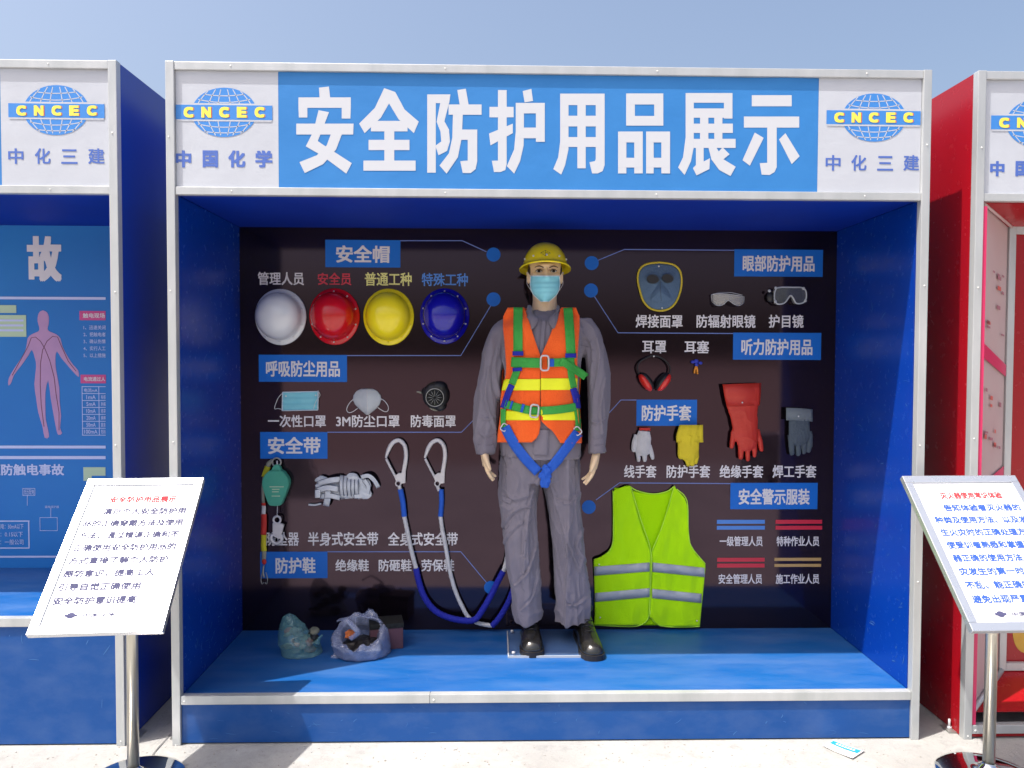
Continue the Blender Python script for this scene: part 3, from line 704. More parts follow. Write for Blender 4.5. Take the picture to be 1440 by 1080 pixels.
# ================================================================== INFO STANDS
def info_stand(label, c, yaw, tilt, basex, basey, lines, title, seed, w_=.45, h_=.62):
    t = thing('info_stand', label, 'sign stand', (basex, basey, 0), 'tilted information boards on chrome stands')
    u = Vector((math.cos(yaw), math.sin(yaw), 0)); v = Vector((-math.sin(yaw)*math.cos(tilt), math.cos(yaw)*math.cos(tilt), math.sin(tilt)))
    n = u.cross(v); C_ = Vector(c)
    def Q(a, b, d=0): return C_+u*a+v*b+n*d
    fw = .030
    def slab(name, a0, a1, b0, b1, d0, d1, m, bev=.002):
        bm = bmesh.new(); box_bm(bm, a0, a1, b0, b1, d0, d1, bev)
        for x in bm.verts: x.co = Q(x.co.x, x.co.y, x.co.z)
        return obj(name, bm_mesh(bm), m, t)
    slab('frame_back', -w_/2+.003, w_/2-.003, -h_/2+.003, h_/2-.003, -.012, -.003, 'alu', 0)
    slab('frame_rail', -w_/2, w_/2, h_/2-fw, h_/2, -.013, .009, 'frame'); slab('frame_rail', -w_/2, w_/2, -h_/2, -h_/2+fw, -.013, .009, 'frame')
    slab('frame_rail', -w_/2, -w_/2+fw, -h_/2+fw+.0005, h_/2-fw-.0005, -.013, .009, 'frame'); slab('frame_rail', w_/2-fw, w_/2, -h_/2+fw+.0005, h_/2-fw-.0005, -.013, .009, 'frame')
    sheet = slab('sheet', -w_/2+fw-.002, w_/2-fw+.002, -h_/2+fw-.002, h_/2-fw+.002, -.002, .002, 'sheet', 0)
    def put(s, x0, x1, b0, b1, m, off=.012, bold=.01):
        V, Fc = text_raw(s, 0, off*.8+bold*.45, 1.0, 1.7); xa, xb, ya, yb = V[:, 0].min(), V[:, 0].max(), V[:, 1].min(), V[:, 1].max()
        if x1 is None: x1 = x0+(xb-xa)*(b1-b0)/.92; ya, yb = -.12, .85
        P = [Q(x0+(p[0]-xa)/(xb-xa)*(x1-x0), b0+(p[1]-ya)/(yb-ya)*(b1-b0), .0032-p[2]*.008) for p in V]
        return obj('lettering', mesh_from(P, Fc), m, sheet)
    put(title, -.108, .132, .208, .238, 'ink_red', .012, .022)
    for i, s in enumerate(lines):
        y1 = .184-i*.052; ind = .055 if i == 0 else 0
        wd = .0336*len(s); put(s, -.172+ind, min(-.172+ind+wd, .178), y1-.030, y1, 'ink_board' if seed else 'ink_grey', .012, .024)
    # small emblem at foot
    bm = bmesh.new()
    for (a0, a1, b0, b1) in ((-.118, -.078, -.254, -.246),):
        box_bm(bm, a0, a1, b0, b1, .003, .0036)
    k = 16
    vs_ = [bm.verts.new((-.098+.014*math.cos(2*math.pi*i/k), -.250+.011*math.sin(2*math.pi*i/k), .0031)) for i in range(k)]; bm.faces.new(vs_)
    for x in bm.verts: x.co = Q(*x.co)
    obj('emblem', bm_mesh(bm), 'ink_grey', sheet)
    put('中国化学', -.060, .045, -.257, -.243, 'ink_grey', .01, .01)
    put('CNCEC', -.116, -.080, -.268, -.263, 'ink_grey', .0, .0)
    # clamp, post and domed base
    top = Q(0, -h_/2+.17, -.02)
    tube('clamp', [Q(0, -.12, -.014), Q(0, -.12, -.045)], .03, 'alu', t, 12)
    pz = Q(0, -.12, -.04)
    tube('post', [(basex, basey, .012), (basex, basey, max(.3, pz.z-.10)), ((basex+pz.x)/2, (basey+pz.y)/2, pz.z-.04), pz], .0205, 'steelpost', t, 20)
    prof = [(.172, .001), (.176, .006), (.172, .011), (.150, .019), (.110, .026), (.060, .030), (.036, .033), (.034, .046), (.024, .052), (.0215, .06)]
    rows = [[Vector((basex+r*math.cos(a), basey+r*math.sin(a), z)) for a in [2*math.pi*i/48 for i in range(48)]] for r, z in prof]
    obj('base', grid_mesh(rows, True, True), 'chrome', t)
    return t
MT['ink_grey'] = mat('dark_grey_ink', (.07, .07, .14), .75, spec=.14)
MT['ink_board'] = mat('blue_board_ink', (.04, .10, .42), .9, spec=.05)
MT['ink_red'] = mat('red_board_ink', (.55, .05, .06), .8, spec=.1)
info_stand('left white information board with red heading, facing the sun before the gap between blue booths', (-.0475, -.279, .8506), .073, .757, -.030, -.262,
           ['演示个人安全防护用', '品的正确穿戴方法及使用', '方法，通过错误正确和不', '正确使用安全防护用品的', '方式直接了解个人防护', '感防意识，提高工人', '引导自觉正确使用', '安全防护意识提高'], '安全防护用品展示', 0, .428, .637)
info_stand('right information board on fire extinguishers, blue writing, in front of the red booth', (3.0675, -.3371, .8668), .0339, .8087, 3.10, -.285,
           ['告知体验者灭火器的', '种类及使用方法、以及发', '生火灾时的正确处理方法', '使受训者熟悉和掌握灭火', '器正确的使用方法、当火', '灾发生的第一时间沉着', '不乱、能正确的使用可', '避免出现严重后果'], '灭火器使用常识体验', 1)

# ================================================================== MANNEQUIN
YM = .555
def MM(px, py, dy=0): return PY(px, py, YM+dy)
mpx = (YM-CAM.y)/F                                       # metres per pixel there
def lerp_tab(tab, t):
    if t <= tab[0][0]: return tab[0][1:]
    for a, b in zip(tab, tab[1:]):
        if t <= b[0]:
            k = (t-a[0])/(b[0]-a[0]); return [x+(y-x)*k for x, y in zip(a[1:], b[1:])]
    return tab[-1][1:]
def ell_loft(bm, tab, n=40, ex=2.3):
    """tab rows: py, cx px, half width px, half depth m, dy"""
    rings = []
    py0, py1 = tab[0][0], tab[-1][0]; k = max(8, int((py1-py0)/4))
    for i in range(k+1):
        py = py0+(py1-py0)*i/k; cx, hw, hd, dy = lerp_tab(tab, py); c = MM(cx, py, dy); ring = []
        for j in range(n):
            a = 2*math.pi*j/n; ca, sa = math.cos(a), math.sin(a)
            ring.append(bm.verts.new((c.x+hw*mpx*math.copysign(abs(ca)**(2/ex), ca), c.y+hd*math.copysign(abs(sa)**(2/ex), sa), c.z)))
        rings.append(ring)
    for A, B in zip(rings, rings[1:]):
        for j in range(n): bm.faces.new((A[j], A[(j+1) % n], B[(j+1) % n], B[j]))
    bm.faces.new(rings[0][::-1]); bm.faces.new(rings[-1])

mq = thing('mannequin', 'dressed shop mannequin in grey workwear, orange vest, yellow hard hat and face mask', 'mannequin', (MM(768, 900).x, YM, ZS))
# continuous body: head, neck, trunk, arms with hands, legs
bm = bmesh.new()
hc = MM(766.5, 383)
ball_bm(bm, hc+Vector((0, .015, .02)), .077, .094, .085, 24)                       # cranium
ball_bm(bm, hc+Vector((0, -.012, -.035)), .069, .082, .070, 24)                     # mid face
ball_bm(bm, hc+Vector((0, -.030, -.082)), .050, .055, .045, 20)                     # jaw
ball_bm(bm, hc+Vector((0, -.062, -.104)), .024, .026, .022, 12)                     # chin
ball_bm(bm, hc+Vector((0, -.082, .020)), .050, .016, .016, 12)                      # brow ridge
tube_bm(bm, [hc+Vector((0, -.088, .012)), hc+Vector((0, -.104, -.018)), hc+Vector((0, -.113, -.040))], [.008, .010, .014], 10)
ball_bm(bm, hc+Vector((0, -.094, -.068)), .024, .010, .008, 10)                     # mouth
for s in (-1, 1):
    ball_bm(bm, hc+Vector((s*.076, .012, -.022)), .010, .018, .032, 12)             # ear
    ball_bm(bm, hc+Vector((s*.045, -.062, -.026)), .022, .022, .022, 12)            # cheek
nk = MM(765.5, 470, .02)
tube_bm(bm, smooth_path([hc+Vector((0, .015, -.07)), hc+Vector((0, .02, -.13)), MM(766, 440, .02), nk], 4), interp_list([.058, .056, .062, .075], 4), 20)
ell_loft(bm, [(446, 766, 22, .05, .01), (458, 766, 44, .07, 0), (500, 764, 40, .09, 0), (560, 762, 38, .08, 0), (620, 761, 40, .08, 0), (668, 761, 40, .08, 0)], 24)
LA = [(704, 464, .0), (694, 515, .0), (687, 570, -.02), (683, 632, -.05)]
RA = [(827, 464, .0), (837, 515, .0), (842, 570, -.02), (839, 632, -.05)]
for A in (LA, RA):
    tube_bm(bm, smooth_path([MM(*p) for p in A], 5), interp_list([.036, .032, .030, .022], 5), 14)
for s, (cx0, cx1, cx2) in ((-1, (730, 735, 745)), (1, (792, 798, 820))):
    tube_bm(bm, smooth_path([MM(cx0, 655), MM(cx1, 745), MM(cx1+2, 810), MM(cx2, 872, .05), MM(cx2+s*1, 890, .075)], 4), interp_list([.058, .045, .042, .034, .034], 4), 14)
# hands: palm and five tapering, slightly curled fingers
def hand(bm, wx, wy, s, tipx, tipy):
    wv = MM(wx, wy, -.055); tip = MM(tipx, tipy, -.085); d = (tip-wv); L_ = d.length; d.normalize()
    side = Vector((0, -1, 0)); side = (side-d*side.dot(d)).normalized()           # across the palm (thumb side forward)
    out = d.cross(side).normalized()*s
    palm = [wv-d*.012, wv+d*L_*.22, wv+d*L_*.48]
    tube_bm(bm, palm, [.018, .019, .017], 12, rn=[.022, .036, .037])
    for k, (o_, ln, cu) in enumerate(((.027, .46, .16), (.010, .54, .20), (-.008, .50, .26), (-.025, .40, .34))):
        b0 = wv+d*L_*.44+side*o_
        P = [b0, b0+d*L_*ln*.36-out*cu*.010, b0+d*L_*ln*.70-out*cu*.045, b0+d*L_*ln-out*cu*.10]
        tube_bm(bm, smooth_path(P, 3), interp_list([.0105, .0098, .0085, .0062], 3), 10)
        ball_bm(bm, P[-1], .0064, seg=8)
    b0 = wv+d*L_*.10+side*.026
    P = [b0, b0+d*.030+side*.014-out*.006, b0+d*.056+side*.018-out*.012, b0+d*.072+side*.015-out*.016]
    tube_bm(bm, smooth_path(P, 3), interp_list([.0135, .0120, .0100, .0070], 3), 10); ball_bm(bm, P[-1], .0072, seg=8)
hand(bm, 681, 636, 1, 687, 677)
hand(bm, 838.5, 638, -1, 829, 683)
body_me = remesh(bm, .0032, 2)
body = obj('body', body_me, 'skin', mq)
# eyes, brows, side hair
for s, ex in ((-1, 756.2), (1, 777.2)):
    c = hc+Vector((s*.0335, -.0835, -.004))
    bm = bmesh.new(); ball_bm(bm, c, .0150, .010, .0066, 16); e = obj('eye', bm_mesh(bm, True), 'eye_w', mq)
    bm = bmesh.new(); ball_bm(bm, c+Vector((0, -.0075, 0)), .0078, .0042, .0064, 12); obj('iris', bm_mesh(bm, True), 'iris', e)
    tube('eyelid_line', [c+Vector((-.0155, -.004, -.001)), c+Vector((-.007, -.010, .0066)), c+Vector((.006, -.010, .0070)), c+Vector((.0155, -.004, -.001))], .0017, 'brow', e, 6)
    tube('eyebrow', smooth_path([c+Vector((-s*.020, -.012, .015)), c+Vector((0, -.0165, .021)), c+Vector((s*.019, -.004, .0165))], 4), [.0026]*3+[.0030]*3+[.002]*2+[.0014], 'brow', mq, 8)
    bm = bmesh.new(); ball_bm(bm, hc+Vector((s*.070, .022, .010)), .011, .045, .030, 12); obj('sideburn', bm_mesh(bm, True), 'hair', mq)

# --- jacket ------------------------------------------------------------
TOR = [(437, 766, 26, .062, .02), (442, 766, 38, .075, .01), (447, 766, 52, .09, .005), (453, 765, 60, .10, 0), (462, 765, 66, .112, 0), (485, 764, 60, .128, 0), (520, 762, 53, .132, 0), (560, 760, 52, .128, 0), (600, 760, 55, .130, 0), (642, 760, 57, .128, 0)]
def folds(sc_, amp, stretch, seed):
    def f(co, n):
        p = Vector((co.x*stretch[0], co.y*stretch[1], co.z*stretch[2]))*sc_+Vector((seed, seed*2, 0))
        wv = Vector((noise.noise(p*.5), noise.noise(p*.5+Vector((9, 0, 0))), noise.noise(p*.5+Vector((0, 9, 0)))))
        a = noise.noise(p+wv*1.2); b = noise.noise(p*2.1+wv+Vector((5, 5, 5)))
        rg = max(0, 1-abs(a)*2.6)**1.6; rg2 = max(0, 1-abs(b)*2.6)**1.5
        return amp*(rg*1.0+rg2*.35-.75+.5*b)
    return f
RT = Matrix(((r_.x, r_.y, r_.z), (f_.x, f_.y, f_.z), (u_.x, u_.y, u_.z)))
def to_px(co):
    v = RT @ (co-CAM); return 720+F*v.x/v.y, 540-F*v.z/v.y
def creaser(segs):
    S = []
    for pts, amp, wd in segs:
        q = smooth_path([Vector((a, b, 0)) for a, b in pts], 3)
        for i, (a, b) in enumerate(zip(q, q[1:])): S.append((a.x, a.y, b.x-a.x, b.y-a.y, amp*(1-.75*abs(2*(i+.5)/(len(q)-1)-1)**3), wd))
    def f(co, n):
        if n.y > .25: return 0
        x, y = to_px(co); best = 0
        for ax, ay, dx, dy, amp, wd in S:
            if abs(x-ax) > 16 or abs(y-ay) > 22: continue
            L2 = dx*dx+dy*dy; t = ((x-ax)*dx+(y-ay)*dy)/L2
            if t < 0 or t > 1: continue
            d = ((x-ax)*dy-(y-ay)*dx)/math.sqrt(L2)/wd
            h_ = .75*amp*(1.0*math.exp(-(d-1.1)**2)-.95*math.exp(-(d*1.3)**2))
            if abs(h_) > abs(best): best = h_
        return best
    return f
JC = creaser([([(712, 470), (706, 500), (712, 545)], .010, 2.2), ([(698, 490), (692, 525), (703, 575)], .010, 2.4), ([(684, 515), (680, 560), (694, 605)], .009, 2.2), ([(672, 585), (682, 592), (698, 588)], .008, 2.0), ([(670, 610), (682, 616), (697, 610)], .007, 2.0),
              ([(818, 470), (830, 492), (828, 540)], .010, 2.4), ([(836, 475), (840, 505), (832, 560)], .009, 2.2), ([(850, 530), (842, 570), (846, 612)], .009, 2.2), ([(826, 590), (840, 598), (854, 588)], .008, 2.0), ([(829, 612), (840, 618), (852, 611)], .006, 2.0)])
TC = creaser([([(757, 672), (744, 700), (735, 760), (733, 830)], .011, 2.6), ([(703, 690), (722, 706), (752, 696)], .009, 2.6), ([(706, 745), (724, 722), (754, 712)], .011, 2.4), ([(708, 768), (728, 742), (756, 730)], .008, 2.2), ([(756, 760), (742, 800), (722, 822)], .010, 2.4),
              ([(758, 800), (750, 835), (730, 858)], .008, 2.2), ([(768, 676), (779, 715), (792, 760), (800, 835)], .012, 2.6), ([(816, 690), (800, 705), (778, 700)], .009, 2.4), ([(820, 740), (812, 770), (826, 795)], .010, 2.4), ([(790, 745), (806, 785), (824, 815)], .010, 2.4),
              ([(780, 800), (790, 840), (812, 858)], .009, 2.4), ([(826, 838), (812, 850), (796, 848)], .008, 2.2), ([(748, 690), (752, 740), (757, 790)], .007, 2.0)])
bm = bmesh.new(); ell_loft(bm, TOR, 44)
def sleeve(A, R_, RN):
    tube_bm(bm, smooth_path([MM(*p) for p in A], 5), interp_list([r*mpx for r in R_], 5), 24, rn=interp_list(RN, 5))
sleeve([(728, 457, 0), (709, 463, 0), (698, 482, 0), (690, 515, 0), (685, 560, -.01), (682.5, 600, -.03), (682.5, 628, -.045), (683, 638, -.05)], [13.5, 16, 17.2, 17.4, 17.4, 16, 14, 13], [.055, .062, .068, .068, .066, .060, .05, .046])
sleeve([(804, 457, 0), (823, 463, 0), (833, 482, 0), (839, 515, 0), (841, 560, -.01), (840.5, 600, -.03), (839.5, 628, -.045), (839.5, 638, -.05)], [13.5, 16, 17, 16.8, 16.2, 14.4, 12.8, 12.2], [.055, .062, .068, .068, .066, .058, .05, .046])
ff = folds(6.5, .014, (1.3, 1.3, .42), 3.3); xc_ = MM(762, 500).x
def jdisp(co, n):
    k = .35 if abs(co.x-xc_) < .12 else 1.0
    return ff(co, n)*k+JC(co, n)
jacket_me = remesh(bm, .0042, 2, jdisp)
jacket = obj('jacket', jacket_me, 'suit', mq)
# --- trousers -----------------------------------------------------------
bm = bmesh.new()
ell_loft(bm, [(606, 760, 54, .112, 0), (640, 760, 57, .115, 0), (668, 759, 58, .110, 0), (676, 759, 56, .10, 0)], 40)
def leg(rows):
    tube_bm(bm, smooth_path([MM(r[0], r[1], r[4]) for r in rows], 4), interp_list([r[2]*mpx for r in rows], 4), 28, rn=interp_list([r[3] for r in rows], 4))
leg([(730, 655, 29, .10, 0), (729.5, 690, 29, .10, 0), (731, 730, 26.5, .095, 0), (734, 770, 26, .09, 0), (738, 810, 25, .088, .005), (742, 845, 23, .088, .01), (745, 870, 21, .09, .015)])
leg([(789, 655, 29, .10, 0), (791, 690, 27.5, .10, 0), (795, 730, 25.5, .095, 0), (799, 770, 24.5, .09, 0), (802, 810, 25, .088, .005), (804, 845, 26, .09, .01), (805, 872, 26, .09, .015)])
fl1 = folds(4.2, .015, (1.8, 1.8, .30), 8.1); fl2 = folds(8, .0065, (1.3, 1.3, .7), 2.2)
trous_me = remesh(bm, .0042, 3, lambda co, n: fl1(co, n)+fl2(co, n)+TC(co, n))
obj('trousers', trous_me, 'suit', mq)

BV = {'cloth': bvh_of(jacket_me, trous_me)}
def drape(px, py, off, bv, fallback=YM-.05):
    d = ray(px, py).normalized()
    hit = bv.ray_cast(CAM, d)
    if hit[0] is None:
        p = PY(px, py, fallback)
        q = bv.find_nearest(p)
        if q[0] is not None: p = PY(px, py, min(q[0].y, fallback+.02))
        return p - d*off
    return hit[0]-d*off
def relax(rows, it=4, k=.5):
    for _ in range(it):
        new = [[p.copy() for p in r] for r in rows]
        for i in range(len(rows)):
            for j in range(len(rows[0])):
                nb = [rows[a][b].y for a, b in ((i-1, j), (i+1, j), (i, j-1), (i, j+1)) if 0 <= a < len(rows) and 0 <= b < len(rows[0])]
                m_ = sum(nb)/len(nb); new[i][j].y = rows[i][j].y*(1-k)+min(m_, rows[i][j].y+.004)*k
        rows = new
    return rows
def sheet_px(name, tab, m, parent, off, bv, nu=16, step=3, thick=.003, it=4, fold=.0, seed=0):
    py0, py1 = tab[0][0], tab[-1][0]; n = max(2, int((py1-py0)/step)); rows = []
    for i in range(n+1):
        py = py0+(py1-py0)*i/n; xl, xr = lerp_tab(tab, py)
        rows.append([drape(xl+(xr-xl)*j/nu, py, off, bv) for j in range(nu+1)])
    rows = relax(rows, it)
    if fold:
        for r in rows:
            for p in r: p.y += fold*noise.noise(Vector((p.x*14+seed, seed, p.z*9)))
    me = grid_mesh(rows, True, thick=thick); return obj(name, me, m, parent), me
def strap_px(name, pts, wpx, m, parent, off, bv, thick=.0025, n=5, bulge=0, **k):
    """webbing laid over the clothes along a path of pixels"""
    P2 = [Vector((a, 0, b)) for a, b in pts]; P2 = smooth_path(P2, n); rows = []
    for i, p in enumerate(P2):
        t = (P2[min(i+1, len(P2)-1)]-P2[max(i-1, 0)]).normalized(); nn = Vector((-t.z, 0, t.x))
        rows.append([drape(p.x+nn.x*wpx*(s), p.z+nn.z*wpx*(s), off, bv) for s in (-.5, -.25, 0, .25, .5)])
    rows = relax(rows, 3, .6)
    me = grid_mesh(rows, True, thick=thick); return obj(name, me, m, parent, **k), me

# vest ---------------------------------------------------------------------
LV = [(432.5, 714, 737), (445, 707.5, 741.5), (460, 707.5, 746.5), (480, 709.5, 753), (500, 711, 760), (518, 712, 760), (530, 711, 760), (545, 706, 760), (560, 704, 760), (580, 704, 760), (598, 701.5, 760), (610, 700, 758), (617, 699.5, 754), (622, 699.5, 748)]
RV = [(432.5, 789, 810), (445, 784.5, 815), (460, 778, 815), (480, 770, 813), (500, 761, 811.5), (518, 760.6, 811.5), (530, 760.6, 812), (545, 760.6, 811.5), (560, 760.6, 811.5), (580, 760.6, 812), (592, 761, 813), (600, 769, 814), (606, 777, 815.5), (615, 783, 816.5), (623, 788, 817)]
_, vl = sheet_px('vest_front', LV, 'orange', mq, .014, BV['cloth'], 18, 3, .003, 8, .010, 1)
_, vr = sheet_px('vest_front', RV, 'orange', mq, .014, BV['cloth'], 18, 3, .003, 8, .010, 5)
# vest back and shoulder wrap
rows = []
for i in range(22):
    py = 433+i*9; cx, hw, hd, dy = lerp_tab(TOR, min(py, 640)); hw = min(hw, 50 if py < 520 else 99)
    c = MM(cx, py, dy); rows.append([Vector((c.x+(hw+3)*mpx*math.cos(a), c.y+(hd+.012)*math.sin(a), c.z)) for a in [math.pi*(k/16) for k in range(17)]])
obj('vest_back', grid_mesh(rows, True, thick=.003), 'orange', mq)
BV['vest'] = bvh_of(jacket_me, trous_me, vl, vr)
for tab in ([(533, 709, 760), (549, 705.5, 760)], [(577.5, 709, 760), (591, 706, 760)]):
    sheet_px('reflective_band', tab, 'yband', mq, .0035, BV['vest'], 16, 2, .0015, 1)
for tab in ([(532, 760.8, 812), (548.5, 760.8, 811.5)], [(576, 760.8, 812), (591, 760.8, 813)]):
    sheet_px('reflective_band', tab, 'yband', mq, .0035, BV['vest'], 16, 2, .0015, 1)
# collar and placket
for pts in ([(742, 429), (740, 441), (743.5, 455), (748, 463), (757, 449), (751, 441), (747, 430)], [(784, 429), (779, 441), (772, 449), (778, 462), (783, 453), (786, 441), (787, 431)]):
    xs = sorted(pts, key=lambda p: p[1]); rows = []
    c = (sum(p[0] for p in pts)/len(pts), sum(p[1] for p in pts)/len(pts)); per = smooth_path([Vector((a, 0, b)) for a, b in pts+[pts[0]]], 3)[:-1]
    ctr = drape(c[0], c[1], .026, BV['cloth'], YM-.06); V = [ctr]
    for q in per: V.append(drape(q.x, q.z, .019, BV['cloth'], YM-.06))
    n_ = len(per); me = mesh_from(V, [(0, 1+i, 1+(i+1) % n_) for i in range(n_)], True)
    bm = bmesh.new(); bm.from_mesh(me); bmesh.ops.recalc_face_normals(bm, faces=bm.faces); thicken(bm, .004); bm.to_mesh(me); bm.free()
    obj('collar', me, 'suit', mq)
strap_px('placket', [(765, 449), (763, 475), (761, 500)], 6, 'suit', mq, .003, BV['cloth'], .003)
strap_px('placket', [(762, 604), (761, 622), (760, 640)], 20, 'suit', mq, .004, BV['cloth'], .003)
MT['seam'] = mat('dark_grey_seam', (.13, .12, .15), .9)
for pts in ([(705, 640), (711, 652), (712, 668)], [(815, 640), (809, 652), (808, 668)], [(707, 742), (712, 744), (716, 738)], [(760, 645), (760, 660)], [(812, 484), (828, 488)], [(811.5, 500), (826, 503)]):
    strap_px('seam', pts, .8, 'seam', mq, .0015, BV['cloth'], .0012, 5)
strap_px('pocket_flap', [(706, 700), (712, 703), (719, 706)], 7, 'suit', mq, .004, BV['cloth'], .002, 4)
for x0_, x1_ in ((671, 696), (828, 851.5)):
    strap_px('cuff', [(x0_, 629.5), ((x0_+x1_)/2, 631.5), (x1_, 629.5)], 11, 'suit', mq, .003, BV['cloth'], .002, 5)
BV['all'] = BV['vest']
# harness (worn) --------------------------------------------------------------
G, B_ = 'green', 'bweb'
strap_px('harness_strap', [(728.5, 432.5), (728.5, 465), (728.5, 500)], 13, G, mq, .006, BV['all'])
strap_px('harness_strap', [(798.5, 433), (801, 465), (803, 504)], 13, G, mq, .006, BV['all'])
strap_px('harness_strap', [(719, 509), (740, 510), (762, 510.5)], 14, G, mq, .010, BV['all'])
strap_px('harness_strap', [(770, 510), (790, 509.5), (808, 508)], 12, G, mq, .010, BV['all'])
strap_px('harness_strap', [(789, 507), (805, 517), (824, 530)], 11, G, mq, .016, BV['all'], label='loose tail of the chest strap')
strap_px('harness_strap', [(728, 515), (726, 524), (720, 540)], 10, G, mq, .008, BV['all'])
strap_px('harness_strap', [(802, 514), (804, 530), (807, 545)], 9, G, mq, .008, BV['all'])
strap_px('harness_strap', [(720, 541), (714, 555), (708, 574)], 9, 'rope_b', mq, .010, BV['all'])
strap_px('harness_strap', [(806, 546), (810, 560), (812, 574)], 9, 'rope_b', mq, .010, BV['all'])
strap_px('harness_strap', [(710, 568), (728, 573), (750, 577.5), (775, 577), (797, 574.5), (810, 572)], 11.5, G, mq, .010, BV['all'])
strap_px('harness_strap', [(708, 575), (707.5, 588), (708, 602)], 7, G, mq, .012, BV['all'])
strap_px('harness_strap', [(811, 575), (813, 590), (812.5, 606)], 7, G, mq, .012, BV['all'])
strap_px('harness_strap', [(710, 600), (722, 622), (739, 645), (757, 664)], 14, B_, mq, .010, BV['all'])
strap_px('harness_strap', [(813, 608), (798, 628), (783, 648), (768, 664)], 13.5, B_, mq, .012, BV['all'])
for pts, wd, m_ in (([(721, 497), (736, 497)], 6, 'rope_b'), ([(721, 520), (734, 519)], 5, 'rope_b'), ([(795, 500), (810, 500)], 6, 'rope_b'), ([(772, 510), (779, 510)], 11, B_),
                    ([(718, 569), (720.5, 569.8)], 12, B_), ([(733, 573.5), (736.5, 574.5)], 12, B_)):
    strap_px('keeper_loop', pts, wd, m_, mq, .013, BV['all'])
# knotted leg-strap junction
bm = bmesh.new(); c = drape(765, 668, .02, BV['all'], YM-.1)
for k in range(9):
    ball_bm(bm, c+Vector((random.uniform(-.022, .022), random.uniform(-.008, .012), random.uniform(-.045, .03))), random.uniform(.014, .022), .012, random.uniform(.014, .026), 10)
obj('strap_knot', remesh(bm, .003, 1, folds(40, .003, (1, 1, 1), 4)), B_, mq)
def ring_buckle(cx, cy, wpx, hpx, dy, r, ang=0, m='alu_cast', name='buckle', parent=None, bv=None):
    c = drape(cx, cy, .018, bv or BV['all']); a_, b_ = wpx/2*mpx, hpx/2*mpx; P = []
    for k in range(24):
        t = 2*math.pi*k/24; x = a_*math.copysign(abs(math.cos(t))**.5, math.cos(t)); z = b_*math.copysign(abs(math.sin(t))**.5, math.sin(t))
        P.append(c+Vector((x*math.cos(ang)-z*math.sin(ang), 0, x*math.sin(ang)+z*math.cos(ang))))
    return tube(name, P, r, m, parent or mq, 8, closed=True)
ring_buckle(766, 510.5, 11, 20, 0, .0042); ring_buckle(751.5, 578, 11, 17, 0, .0042, -.1)
ring_buckle(709, 601, 8, 10, 0, .003, -.6, name='d_ring'); ring_buckle(812, 606, 9, 11, 0, .003, .7, name='d_ring')
# face mask ------------------------------------------------------------------
bvb = bvh_of(body_me)
mt_ = [(388, 746.5, 786.5), (394, 746, 787), (400, 745.5, 787.5), (408, 747, 786), (414, 750, 783), (419, 755, 778), (424, 760.5, 772)]
rows = []
for i in range(19):
    py = 388+36*i/18; xl, xr = lerp_tab(mt_, py); row = []
    for j in range(17):
        u = j/16; p = drape(xl+(xr-xl)*u, py, .004, bvb, YM-.02)
        yn = hc.y-.066-.052*(1-(2*u-1)**2)**.8*(1-.15*abs(i-8)/10)
        y = min(p.y, yn); q = PY(xl+(xr-xl)*u, py, y+ (.0022*math.sin(i*1.9) if 3 < i < 15 else 0)); row.append(q)
    rows.append(row)
fm = obj('face_mask', grid_mesh(rows, True, thick=.0015), 'mask', mq)
tube('mask_edge', [rows[0][j]+Vector((0, -.001, 0)) for j in range(17)], .0022, 'mask_w', fm, 6)
tube('mask_edge', [r[0] for r in rows]+[rows[-1][j] for j in range(1, 17)]+[r[-1] for r in rows[::-1]][1:], .002, 'mask_w', fm, 6)
for s, j in ((-1, 0), (1, -1)):
    e = hc+Vector((s*.083, .01, -.02)); a, b = rows[1][j], rows[11][j]
    tube('ear_loop', smooth_path([a, e+Vector((0, -.02, .02)), e+Vector((0, .015, 0)), e+Vector((0, -.01, -.035)), b], 5), .0014, 'lace_w', fm, 6)
# hard hat on the head ---------------------------------------------------------
def hardhat_rows(rx, ry, h, brim, peak=.0, lip=.006):
    prof = [(.0005, 1.0), (.06, .999), (.14, .994), (.25, .975), (.45, .90), (.62, .79), (.76, .64), (.87, .46), (.94, .27), (.975, .12), (1.0, .02)]
    rows = []
    for rr, zz in prof: rows.append([(rx*rr*math.cos(a), ry*rr*math.sin(a), h*zz) for a in [2*math.pi*k/56 for k in range(56)]])
    for e, z in ((.45, -.004), (.85, -.008), (1.0, -.012), (1.0, -.019), (.9, -.018)):
        row = []
        for k in range(56):
            a = 2*math.pi*k/56; ex = brim*e+peak*e*max(0, -math.sin(a))**3
            row.append(((rx+ex)*math.cos(a), (ry+ex)*math.sin(a), z))
        rows.append(row)
    return rows
hh = MM(766.5, 378, 0)
tilt = Matrix.Rotation(R(7), 3, 'X')                       # front raised a little
hw_ = 31.3*mpx
rw = hardhat_rows(hw_, .122, 33*mpx, .016, .022)
hcx = Vector((hh.x, YM+.004, MM(766, 374.5).z))
rows = [[hcx+tilt.inverted() @ Vector(p) for p in r] for r in rw]
hat = obj('hard_hat', grid_mesh(rows, True, True, thick=.003), 'hat_y', mq)
for k in range(10):
    a = 2*math.pi*(k+.5)/10; p = Vector((hw_*.985*math.cos(a), .122*.985*math.sin(a), 7.5*mpx)); q = hcx+tilt.inverted() @ p
    n_ = Vector((math.cos(a), math.sin(a), 0)); bm = bmesh.new(); ball_bm(bm, q-n_*.002, .0050, .0050, .0050, 8); obj('rivet', bm_mesh(bm, True), 'rivet', hat)
hm = bvh_of(hat.data)
def on_hat(px, py): 
    d = ray(px, py).normalized(); h_ = hm.ray_cast(CAM, d); return h_[0]-d*.001 if h_[0] else PY(px, py, YM-.12)
